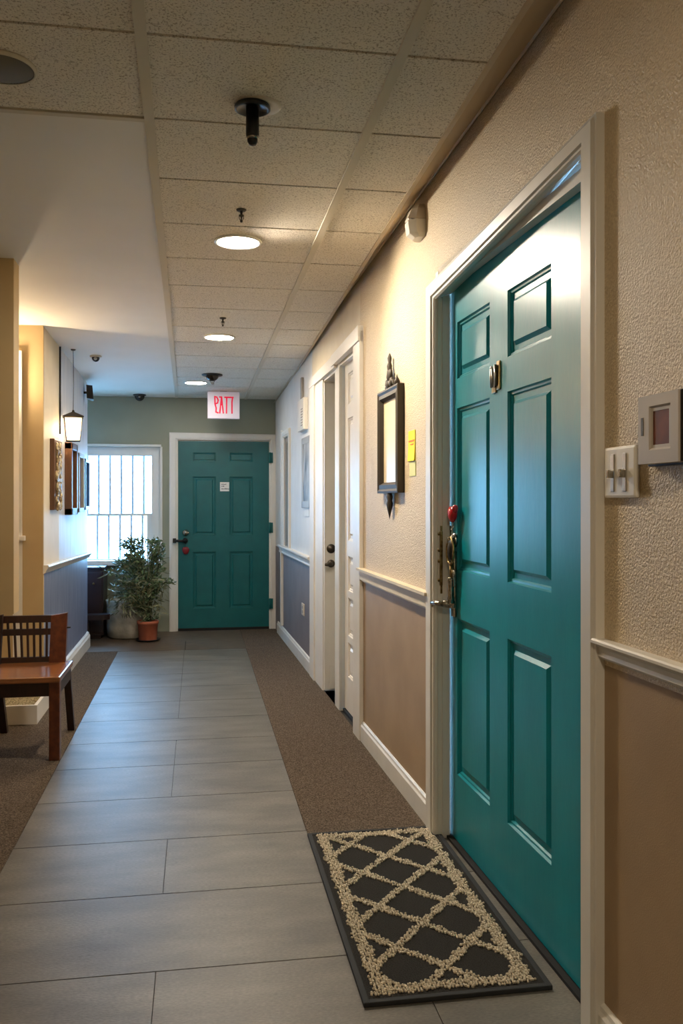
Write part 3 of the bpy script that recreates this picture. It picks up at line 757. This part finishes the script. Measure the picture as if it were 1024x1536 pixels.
mb = MB(); mb.lathe([(0, 0), (.012, .002), (.014, .02), (.006, .034), (0, .05)], (w - .055, -.018, hh - .004), 'Z', 12); mb.build('finial', M['bronze'], t)
mb = MB(); mb.lathe([(0, .004), (.018, -.002), (.024, -.018), (.018, -.034), (.026, -.048), (.016, -.075), (.006, -.10), (0, -.118)], (0, -.018, 0), 'Z', 12, sy=.6); mb.build('drop_finial', M['bronze'], t)
# sticky notes
t = thing('sticky_note', 'bright yellow note stuck on the textured wall between mirror and teal door', 'note', rw(3.475, 0, 1.405), RROT)
mb = MB(); mb.sweep([[(-.05, -.003 - .004 * (1 - z / .1) ** 2, z), (.05, -.003 - .005 * (1 - z / .1) ** 2, z), (.05, -.0005, z), (-.05, -.0005, z)] for z in (0, .03, .06, .09, .11, .125)], None)
mb.build('note_sheet', M['sticky'], t)
mb = MB(); mb.box(-.035, .04, -.006, -.0028, .080, .086); mb.box(-.01, .03, -.006, -.003, .066, .071); mb.build('writing', M['orange_ink'], t)
mb = MB(); mb.box(-.045, .045, -.003, 0, -.062, -.002, bev=.001)
tag(mb.build('note', M['sticky_pale'], loc=rw(3.465, 0, 1.405), rot=(0, 0, RROT)), 'pale green paper tab on the wall, right under the yellow note', 'note')
# light switch plate
t = thing('light_switch', 'white double light switch plate next to the near door casing', 'switch', rw(1.76, 0, 1.303), RROT)
mb = MB(); mb.box(-.068, .068, -.012, 0, -.056, .056, bev=.006); mb.build('cover_plate', M['white_plastic'], t)
for x in (-.026, .026):
    k = MB(); k.box(x - .007, x + .007, -.0145, -.011, -.042, .040, bev=.001); sw = k.build('slide_slot', M['steel'], t)
    k = MB(); k.box(x - .005, x + .005, -.026, -.012, -.012, .006, bev=.002); k.build('toggle', M['chrome'], sw)
# thermostat
t = thing('thermostat', 'boxy grey wall thermostat with amber brown display', 'thermostat', rw(1.560, 0, 1.381), RROT)
# local x: -.. far side, + near side ; box protrudes from the wall
fw, fh, fd = .071, .067, .040
mb = MB()
mb.box(-fw - .012, fw + .014, -.012, 0, -fh - .004, fh + .004, bev=.003); mb.build('wall_plate', M['black'], t)
mb = MB(); mb.box(fw + .0005, fw + .006, -fd + .004, -.012, -fh, fh, bev=.001); mb.build('side_panel', M['black'], t)
pp = [(-.044, .040, -.046, .044)]
lf = leaf_mesh(fw * 2, fh * 2, .026, [(.040, .116, .026, .112)], dep=.006, rise=0, g1=.003, inr=.008)
lf.build('housing', M['grey_plastic'] if False else base('thermostat grey', (176, 168, 158), .45), t, loc=(-fw, -fd, -fh))
mb = MB(); mb.box(-fw + .047, -fw + .109, -fd + .0045, -fd + .0055, -fh + .034, -fh + .104); mb.build('display', M['amber'], t)
mb = MB(); mb.box(-fw + .012, -fw + .020, -fd - .001, -fd + .002, -fh + .056, -fh + .092); mb.build('indicator_slot', M['black'], t)
# outlet far
t = thing('wall_outlet', 'small cream outlet plate low on the mauve far right wall', 'outlet', rw(6.57, 0, .42), RROT)
mb = MB(); mb.box(-.06, .06, -.008, 0, -.045, .045, bev=.003); mb.build('cover_plate', M['off_plastic'], t)
mb = MB(); mb.box(-.02, .02, -.0095, -.007, -.028, -.006); mb.box(-.02, .02, -.0095, -.007, .006, .028); mb.build('sockets', M['grey_plastic'], t)
# picture far right
t = thing('picture_frame', 'silver framed grey print on the white far right wall', 'picture', rw(6.365, 0, 1.19), RROT)
w, hh = .205, .525
mb = MB()
for a in ((-w, w, 0, .05), (-w, w, hh - .05, hh), (-w, -w + .06, 0, hh), (w - .06, w, 0, hh)): mb.box(a[0], a[1], -.016, 0, a[2], a[3], bev=.003)
mb.build('frame', M['silver'], t)
mb = MB(); mb.box(-w + .05, w - .05, -.012, 0, .04, hh - .04); mb.build('print', noisy('grey figure print', (60, 58, 54), (190, 188, 182), 9, .4, stretch=(1, 1, .5)), t)
mb = MB(); mb.box(-w * .6, w * .6, -.006, 0, -.06, -.01, bev=.001)
tag(mb.build('caption_card', M['paper'], loc=rw(6.365, 0, 1.19), rot=(0, 0, RROT)), 'small white caption card directly below the silver framed print', 'card')
# door chime / alarm box with cable
t = thing('alarm_box', 'flat white wall box with grille above the silver framed print', 'alarm', rw(6.50, 0, 1.77), RROT)
mb = MB(); mb.box(-.16, .16, -.035, 0, 0, .235, bev=.006); mb.build('housing', M['white_plastic'], t)
mb = MB()
for i in range(7): mb.box(.04, .12, -.0375, -.034, .03 + i * .02, .038 + i * .02)
mb.build('grille', M['grey_plastic'], t)
mb = MB(); mb.box(-.11, -.05, -.02, 0, .25, .41, bev=.004); mb.tube([(-.08, -.01, .235), (-.08, -.012, .26)], .006, 8); mb.build('antenna', M['grey_plastic'], t)

# ------------------------------------------------------------------ left wall things (local x = +Y)
LR = PI / 2
def left(y, z=0): return (XL, y, z)
t = thing('wall_carving', 'tall carved wooden plaque with gilt figures, first on left wall', 'plaque', left(5.96, 1.184), LR)
w, hh = .155, .46
mb = MB(); mb.box(-w, w, -.03, 0, 0, hh, bev=.005); mb.build('backboard', M['frame_wood'], t)
gilt = noisy('carved gilt', (96, 66, 36), (222, 200, 150), 30, .45, 1, 40, bdist=.02, metal=.4)
mb = MB(); rr = random.Random(5)
for i in range(26):
    z = .03 + (hh - .06) * (i // 2) / 12.5; x = (-.06 if i % 2 else .06) + rr.uniform(-.03, .03); r_ = rr.uniform(.022, .04)
    mb.lathe([(0, -r_), (r_ * .7, -r_ * .7), (r_, 0), (r_ * .7, r_ * .7), (0, r_)], (x, -.032, z), 'Z', 10, sy=.45)
mb.box(-.12, .12, -.042, -.03, .185, .205, bev=.002)
mb.build('carved_relief', gilt, t)
def pic(yc, z0, w, hh, d, mats, label, fwid=.035, art=None):
    t = thing('picture_frame', label, 'picture', left(yc, z0), LR, 'framed pictures on the left wall')
    mb = MB()
    for a in ((-w, w, 0, fwid), (-w, w, hh - fwid, hh), (-w, -w + fwid, 0, hh), (w - fwid, w, 0, hh)): mb.box(a[0], a[1], -d, 0, a[2], a[3], bev=.005)
    mb.build('frame', mats, t)
    mb = MB(); mb.box(-w + fwid * .8, w - fwid * .8, -d * .4, 0, fwid * .8, hh - fwid * .8); mb.build('print', art, t)
pic(6.60, 1.142, .16, .52, .05, M['frame_wood'], 'deep brown wooden picture frame in the middle of the left wall', .05, noisy('brown print', (80, 66, 50), (150, 140, 120), 6, .3))
pic(7.07, 1.155, .16, .46, .04, M['silver'], 'silver framed picture on the left wall beyond the brown frame', .035, noisy('blue print', (120, 60, 50), (60, 110, 160), 5, .3))
pic(7.48, 1.17, .14, .42, .035, base('blue frame', (62, 104, 150), .35), 'blue framed picture at the far end of the left wall', .03, noisy('blue print 2', (40, 90, 150), (150, 180, 205), 5, .3))
# wall cable (dark vertical line)
mb = MB(); mb.tube([(XL + .007, 6.19, 1.70), (XL + .007, 6.19, cz(6.19) - .002)], .006, 8)
tag(mb.build('wall_cable', M['black']), 'thin black vertical conduit running up the left wall to the ceiling', 'cable')
# wall speaker
t = thing('wall_speaker', 'small black angled speaker high at the end of the left wall', 'speaker', (XL + .0, 7.50, 2.085), LR + .0)
mb = MB(); mb.hexa([(-.05, -.085, 0), (.075, -.07, 0), (.075, -.02, .01), (-.05, -.03, .01), (-.05, -.075, .115), (.075, -.06, .11), (.075, -.014, .12), (-.05, -.024, .12)]); mb.build('cabinet', M['black'], t)
mb = MB(); mb.tube([(0, 0, .06), (.0, -.03, .06)], .01, 8); mb.build('bracket', M['rubber'], t)
# lantern
LXp, LYp, LZp = -.852, 6.28, 1.655
t = thing('hanging_lantern', 'lit glass lantern hanging on a thin cord by the left wall', 'lantern', (LXp, LYp, LZp))
mb = MB(); mb.tube([(0, 0, .215), (0.002, 0, .40), (0, 0, cz(LYp) - LZp - .004)], .0022, 6); mb.lathe([(0, 0), (.014, 0), (.018, .008), (0, .008)], (0, 0, cz(LYp) - LZp - .008), 'Z', 14); mb.build('cord', M['bronze'], t)
mb = MB()
def ring4(r_, z): return [(r_ * math.cos(PI / 4 + k * PI / 2 + .15), r_ * math.sin(PI / 4 + k * PI / 2 + .15), z) for k in range(4)]
mb.sweep([ring4(.098, .168), ring4(.100, .174), ring4(.052, .192), ring4(.014, .206), ring4(.008, .22)], None); mb.build('roof', M['bronze'], t)
mb = MB()
a4, b4 = ring4(.062, .004), ring4(.084, .166)
for k in range(4):
    mb.tube([a4[k], b4[k]], .0030, 6); mb.tube([a4[k], a4[(k + 1) % 4]], .0035, 6); mb.tube([b4[k], b4[(k + 1) % 4]], .003, 6)
mb.sweep([ring4(.064, 0), ring4(.064, .004)], None); mb.build('cage', M['bronze'], t)
mb = MB()
a4, b4 = ring4(.060, .006), ring4(.081, .164)
for k in range(4): mb.poly([a4[k], a4[(k + 1) % 4], b4[(k + 1) % 4], b4[k]])
mb.build('glass_panels', M['lantern_glass'], t)
mb = MB(); mb.lathe([(0, .03), (.018, .04), (.026, .07), (.022, .10), (.012, .13), (0, .135)], (0, 0, 0), 'Z', 18); mb.build('bulb', M['lantern_glow'], t)

# ------------------------------------------------------------------ hidden wall sconce behind the pier
t = thing('wall_sconce', 'warm lit wall sconce mostly behind the tan pier', 'lamp', (-1.22, YA, 1.93), 0)
mb = MB(); mb.lathe([(.0, .0), (.02, .0), (.03, .02), (.026, .02), (.018, .008), (0, .008)], (0, -.09, 0), 'Z', 24); mb.box(-.02, .02, -.03, 0, -.03, .04); mb.build('shade', M['bronze'], t)
mb = MB(); mb.lathe([(0, .02), (.028, .03), (.034, .06), (.02, .085), (0, .09)], (0, -.09, 0), 'Z', 16); mb.build('bulb', emit('sconce bulb', (1, .78, .52, 1), 330), t)

# ------------------------------------------------------------------ chair
t = thing('wooden_chair', 'low brown wooden chair with slatted back standing on left carpet', 'chair', (-.84, 4.53, .004))
def cb(name, mat, *boxes, bev=.004, par=t):
    k = MB()
    for b_ in boxes: k.box(*b_, bev=bev)
    return k.build(name, mat, par)
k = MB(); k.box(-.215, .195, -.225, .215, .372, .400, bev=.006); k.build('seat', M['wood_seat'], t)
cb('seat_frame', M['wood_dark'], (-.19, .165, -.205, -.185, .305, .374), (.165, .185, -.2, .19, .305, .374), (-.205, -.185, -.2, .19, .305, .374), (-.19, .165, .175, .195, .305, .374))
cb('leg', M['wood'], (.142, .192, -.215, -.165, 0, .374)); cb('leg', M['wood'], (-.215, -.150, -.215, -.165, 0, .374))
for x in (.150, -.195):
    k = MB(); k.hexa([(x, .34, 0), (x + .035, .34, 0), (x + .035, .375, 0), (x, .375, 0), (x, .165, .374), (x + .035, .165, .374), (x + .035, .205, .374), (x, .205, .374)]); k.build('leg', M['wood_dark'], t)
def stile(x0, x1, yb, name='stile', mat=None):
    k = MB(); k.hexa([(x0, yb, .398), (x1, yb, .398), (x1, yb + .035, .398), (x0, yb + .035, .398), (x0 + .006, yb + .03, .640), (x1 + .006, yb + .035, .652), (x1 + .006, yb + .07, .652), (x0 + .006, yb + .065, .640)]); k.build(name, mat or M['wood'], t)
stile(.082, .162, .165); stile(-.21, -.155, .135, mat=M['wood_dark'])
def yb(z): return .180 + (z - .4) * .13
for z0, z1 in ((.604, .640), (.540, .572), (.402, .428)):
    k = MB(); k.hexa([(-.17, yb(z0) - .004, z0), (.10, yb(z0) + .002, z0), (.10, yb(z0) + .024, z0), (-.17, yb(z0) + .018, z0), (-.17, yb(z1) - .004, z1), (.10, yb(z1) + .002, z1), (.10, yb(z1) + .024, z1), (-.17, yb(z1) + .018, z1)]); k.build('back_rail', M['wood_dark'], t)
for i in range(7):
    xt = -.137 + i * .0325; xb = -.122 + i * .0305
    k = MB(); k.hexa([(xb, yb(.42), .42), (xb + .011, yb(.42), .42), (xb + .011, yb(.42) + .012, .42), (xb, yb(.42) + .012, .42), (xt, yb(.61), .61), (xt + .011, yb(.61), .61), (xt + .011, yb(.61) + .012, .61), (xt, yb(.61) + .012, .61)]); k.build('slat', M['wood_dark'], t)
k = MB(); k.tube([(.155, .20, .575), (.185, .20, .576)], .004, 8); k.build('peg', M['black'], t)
# white tray with gravel
t = thing('planter_tray', 'low white tray standing behind the wooden chair', 'tray', (-1.10, 5.25, .004))
mb = MB(); x0, x1, y0, y1, hh, th = -.25, .223, -.21, .21, .105, .018
mb.box(x0, x1, y0, y1, 0, .01); 
for b_ in ((x0, x1, y0, y0 + th), (x0, x1, y1 - th, y1), (x0, x0 + th, y0 + th, y1 - th), (x1 - th, x1, y0 + th, y1 - th)): mb.box(*b_, .01, hh)
mb.build('tray_body', M['door_white'], t)
mb = MB()
nx = 24
hgt = [[.072 + random.uniform(0, .012) for j in range(nx + 1)] for i in range(nx + 1)]
for i in range(nx):
    for j in range(nx):
        f = lambda a, b_: (x0 + th + (x1 - x0 - 2 * th) * a / nx, y0 + th + (y1 - y0 - 2 * th) * b_ / nx, hgt[a][b_])
        mb.poly([f(i, j), f(i + 1, j), f(i + 1, j + 1), f(i, j + 1)])
gr = mb.build('gravel', M['gravel'], loc=(-1.10, 5.25, .004)); tag(gr, 'tan gravel filling the low white tray', 'gravel', kind='stuff')

# ------------------------------------------------------------------ far left corner
t = thing('dark_cabinet', 'dark espresso cabinet under the window, half behind the left wall', 'cabinet', (-1.07, 8.25, 0))
mb = MB(); mb.box(-.25, .235, -.16, .185, .03, .625, bev=.003); mb.box(-.23, .21, -.14, .17, 0, .03); mb.build('body', M['espresso'], t)
mb = MB(); mb.box(-.26, .245, -.17, .19, .625, .648, bev=.004); mb.build('top', M['espresso'], t)
mb = MB(); mb.box(-.0, .222, -.168, -.160, .06, .60, bev=.003); dr = mb.build('door', M['espresso'], t)
mb = MB(); mb.lathe([(0, -.018), (.011, -.014), (.012, -.008), (.005, 0), (0, 0)], (.15, -.168, .50), 'Y', 14); mb.build('knob', M['brass'], dr)
t = thing('low_bench', 'low dark wooden bench with rounded end before the dark cabinet', 'bench', (-1.1, 7.93, 0))
mb = MB(); pr = [(-.3, -.07), (.27, -.07)] + [(.27 + .07 * math.cos(a), .07 * math.sin(a)) for a in [-PI / 2 + PI * k / 8 for k in range(1, 8)]] + [(.27, .07), (-.3, .07)]
mb.sweep([[(x, y, z) for x, y in pr] for z in (.20, .245)], None); mb.build('bench_top', M['espresso'], t)
for x in (-.24, .12):
    mb = MB(); mb.box(x, x + .04, -.05, .05, 0, .20, bev=.003); mb.build('leg', M['espresso'], t)
t = thing('stone_planter', 'pale mottled stone planter pot behind the leafy plant', 'pot', (-.615, 8.20, 0))
mb = MB(); mb.lathe([(0, 0), (.17, 0), (.195, .015), (.205, .10), (.205, .30), (.215, .34), (.195, .345), (.185, .31), (0, .30)], (0, 0, 0), 'Z', 36); mb.build('pot', M['stone_pot'], t)
mb = MB(); mb.lathe([(0, .306), (.184, .306), (.184, .30)], (0, 0, 0), 'Z', 24); mb.build('soil', M['soil'], t)
# terracotta pot with the bushy plant
px0, py0 = -.435, 7.93
t = thing('potted_plant', 'tall bushy green plant in a terracotta pot by the window', 'plant', (px0, py0, 0))
mb = MB(); mb.lathe([(0, 0), (.072, 0), (.078, .01), (.088, .15), (.095, .152), (.095, .178), (.086, .18), (.082, .155), (0, .152)], (0, 0, 0), 'Z', 32); mb.build('pot', M['terracotta'], t)
mb = MB(); mb.lathe([(0, 0.002), (.1, .002), (.112, .016), (.108, .018), (.095, .008), (0, .008)], (0, 0, 0), 'Z', 28); mb.build('saucer', M['black'], t)
mb = MB(); mb.lathe([(0, .160), (.082, .158), (.082, .153)], (0, 0, 0), 'Z', 24); mb.build('soil', M['soil'], t)
rr = random.Random(11)
stems = MB(); lv = MB(); dl = MB()
def leafq(mb_, p, d, L, W, up=None):
    d = Vector(d).normalized(); a = Vector((rr.uniform(-1, 1), rr.uniform(-1, 1), rr.uniform(-.3, 1)))
    u = d.cross(a)
    if u.length < .05: u = d.cross(Vector((1, 0, .3)))
    u.normalize(); nn = d.cross(u) * (L * .12)
    p = Vector(p)
    v = [p, p + d * L * .3 + u * W * .5 + nn, p + d * L * .65 + u * W * .45 + nn, p + d * L, p + d * L * .65 - u * W * .45 + nn, p + d * L * .3 - u * W * .5 + nn]
    c0 = p + d * L * .5
    for i in range(6):
        mb_.poly([tuple(v[i]), tuple(v[(i + 1) % 6]), tuple(c0)])
# crown outline (local x, z): wide in the middle, spiky at the top
def crown(u):                                # u 0..1 from bottom to top -> (centre x, half width)
    return (-.04 - .05 * math.sin(u * PI) * 0, .10 + .20 * math.sin(min(1, u * 1.25) * PI * .62) ** 1.1 if u < .8 else .26 - (u - .8) * .7)
for i in range(34):
    z1_ = .30 + .60 * (rr.random() ** .8)
    u = (z1_ - .25) / .65; cx_, hw = crown(u)
    ang = rr.uniform(0, 2 * PI); x1_ = cx_ - .02 + hw * math.cos(ang) * rr.uniform(.5, 1); y1_ = hw * .75 * math.sin(ang) * rr.uniform(.4, 1)
    P0 = Vector((rr.uniform(-.03, .03), rr.uniform(-.03, .03), .155)); P3 = Vector((x1_, y1_, z1_))
    P1 = Vector((P0.x * .6 + x1_ * .15, y1_ * .15, .155 + (z1_ - .155) * .6)); P2 = Vector((x1_ * .65, y1_ * .65, z1_ + .02))
    pts = []
    for k in range(9):
        q_ = k / 8; pts.append(P0 * (1 - q_) ** 3 + P1 * 3 * q_ * (1 - q_) ** 2 + P2 * 3 * q_ * q_ * (1 - q_) + P3 * q_ ** 3)
    stems.tube(pts, .0035, 5, r1=.0015)
    for k in range(3, 9):
        for j in range(12):
            p = pts[k] + Vector((rr.gauss(0, .022), rr.gauss(0, .022), rr.gauss(0, .02)))
            dd = (pts[k] - pts[k - 1]).normalized() + Vector((rr.gauss(0, .8), rr.gauss(0, .8), rr.gauss(-.15, .6)))
            if rr.random() < .72: leafq(lv, p, dd, rr.uniform(.025, .05), rr.uniform(.012, .02))
            else: leafq(dl, p, dd, rr.uniform(.05, .09), .006)
for i in range(7):                           # spiky top shoots
    x = -.14 + i * .045 + rr.uniform(-.01, .01); z = .86 + rr.uniform(0, .07) * (1 if 1 < i < 6 else .4)
    pts = [Vector((x * .6, rr.uniform(-.04, .04), .6)), Vector((x * .9, 0, .78)), Vector((x, 0, z))]
    stems.tube(pts, .003, 5, r1=.0015)
    for j in range(20):
        q_ = rr.random(); p = pts[1].lerp(pts[2], q_)
        leafq(lv, p, (rr.gauss(0, 1), rr.gauss(0, 1), rr.gauss(.3, .6)), rr.uniform(.018, .032), .014)
for i in range(520):                         # drooping lower fringe
    a = rr.uniform(0, 2 * PI); r_ = rr.uniform(.05, .24); p = (-.09 + r_ * math.cos(a), r_ * .6 * math.sin(a), rr.uniform(.24, .56))
    leafq(dl, p, (rr.gauss(0, .7), rr.gauss(0, .7), rr.uniform(-1, .2)), rr.uniform(.05, .10), .005)
for i in range(60):
    leafq(lv, (rr.gauss(0, .04), rr.gauss(0, .04), rr.uniform(.17, .26)), (rr.gauss(0, 1), rr.gauss(0, 1), rr.gauss(.3, .5)), rr.uniform(.03, .05), .012)
stems.build('stems', M['stem'], t)
o = lv.build('foliage', M['leaf'], t); o['kind'] = 'stuff'
o = dl.build('needle_foliage', M['leaf_dull'], t); o['kind'] = 'stuff'

# ------------------------------------------------------------------ door mat
t = thing('door_mat', 'charcoal doormat with beige diamond lattice before the near teal door', 'mat', (.405, 2.095, .0))
MW, MH = .480, 1.10
mb = MB(); mb.box(0, MW, 0, MH, .0005, .010, bev=.003); mb.build('mat_base', M['mat_base'], t)
mb = MB()
for b_ in ((-.004, .012, -.004, MH + .004), (MW - .012, MW + .004, -.004, MH + .004), (.01, MW - .01, -.004, .012), (.01, MW - .01, MH - .012, MH + .004)): mb.box(b_[0], b_[1], b_[2], b_[3], .0005, .013, bev=.003)
mb.build('binding', M['mat_edge'], t)
mb = MB()
ico = bmesh.new(); bmesh.ops.create_icosphere(ico, subdivisions=1, radius=1)
IV = [v.co.copy() for v in ico.verts]; IF = [[v.index for v in f.verts] for f in ico.faces]; ico.free()
def wob(x, y): return .006 * math.sin(x * 37 + y * 23) + .005 * math.sin(y * 61 - x * 17)
stp = .0070
nxx, nyy = int(MW / stp), int(MH / stp)
verts, faces = [], []
for i in range(nxx):
    for j in range(nyy):
        x = (i + .5) * stp + rr.uniform(-.002, .002); y = (j + .5) * stp + rr.uniform(-.002, .002)
        e = min(x - .048, MW - .048 - x, y - .045, MH - .04 - y)
        on = abs(e) < .014 + abs(wob(x, y)) * .8 + rr.uniform(-.004, .006)
        if e > -.004:
            a = (x - .2425) / .1075; b_ = (y - .49) / .121
            for q_ in (a + b_, a - b_):
                f = (q_ - 1) / 2; dd = abs(f - round(f)) * 2      # distance to the nearest lattice line
                dist = dd / math.hypot(1 / .1075, 1 / .121)
                if dist < .0095 + abs(wob(y, x)) * .6 + rr.uniform(-.002, .003): on = True
        if not on: continue
        r_ = rr.uniform(.0032, .0044); z = .0105 + rr.uniform(0, .004)
        o0 = len(verts); ca, sa = math.cos(rr.uniform(0, 6)), math.sin(rr.uniform(0, 6))
        for v in IV: verts.append((x + v.x * r_, y + v.y * r_, z + v.z * r_ * 1.1))
        for f in IF: faces.append([o0 + k for k in f])
me = bpy.data.meshes.new('lattice_pile'); me.from_pydata(verts, [], faces); me.materials.append(M['mat_pile'])
for p in me.polygons: p.use_smooth = True
o = bpy.data.objects.new('lattice_pile', me); C.objects.link(o); o.parent = t; o['kind'] = 'stuff'

# ------------------------------------------------------------------ outside
mb = MB(); mb.box(-9, 4, 8.75, 22, -.3, -.25)
struct(mb.build('ground', base('pale outdoor paving', (200, 205, 210), .8)), 'pale paving outside the window')
# ------------------------------------------------------------------ lights
def area(name, loc, rot, size, energy, col, shape='DISK', sy=None, spread=None):
    l = bpy.data.lights.new(name, 'AREA'); l.shape = shape; l.size = size; l.energy = energy; l.color = col
    if sy: l.size_y = sy
    if spread: l.spread = spread
    o = bpy.data.objects.new(name, l); C.objects.link(o); o.location = loc; o.rotation_euler = rot; return o
def fill_lamp(x, y, e, r=.16, col=(1, .80, .56)):
    area('unseen_fill', (x, y, cz(y) - .012), (0, 0, 0), r, e, col)
fill_lamp(.17, .2, 14)  # unseen fill lamp added overhead to lift the foreground
l = bpy.data.lights.new('added_wall_spot', 'SPOT'); l.energy = 62; l.color = (1, .87, .70); l.spot_size = 2.1; l.spot_blend = 1; l.shadow_soft_size = .07  # spot added at the nearest ceiling light to brighten right wall and teal door
o = bpy.data.objects.new('added_wall_spot', l); C.objects.link(o); o.location = (.20, 3.80, cz(3.8) - .02)
o.rotation_euler = (Vector((.90, 3.15, 1.65)) - o.location).to_track_quat('-Z', 'Y').to_euler()
# portal guides the skylight through the window
p = area('window_portal', (-.99, YF + .14, 1.2), (PI / 2, 0, PI), 1.2, 1, (1, 1, 1), 'RECTANGLE', 1.05)
p.rotation_euler = (-PI / 2, 0, 0)
p.data.cycles.is_portal = True
w = bpy.data.worlds.new('sky'); S.world = w; w.use_nodes = True
bg = w.node_tree.nodes['Background']; bg.inputs[0].default_value = (.30, .62, 1, 1); bg.inputs[1].default_value = 18
# ------------------------------------------------------------------ camera
cam = bpy.data.cameras.new('camera'); co = bpy.data.objects.new('camera', cam); C.objects.link(co); S.camera = co
cam.sensor_fit = 'VERTICAL'; cam.sensor_height = 36; cam.lens = 36 * 1306 / 1536; cam.shift_y = -16 / 1536
cam.clip_start = .02
co.location = (0, 0, H); co.rotation_euler = (PI / 2, 0, -math.atan(216 / 1306))
S.view_settings.view_transform = 'Standard'; S.view_settings.look = 'None'; S.view_settings.gamma = 1; S.view_settings.use_curve_mapping = False
S.view_settings.exposure = .5
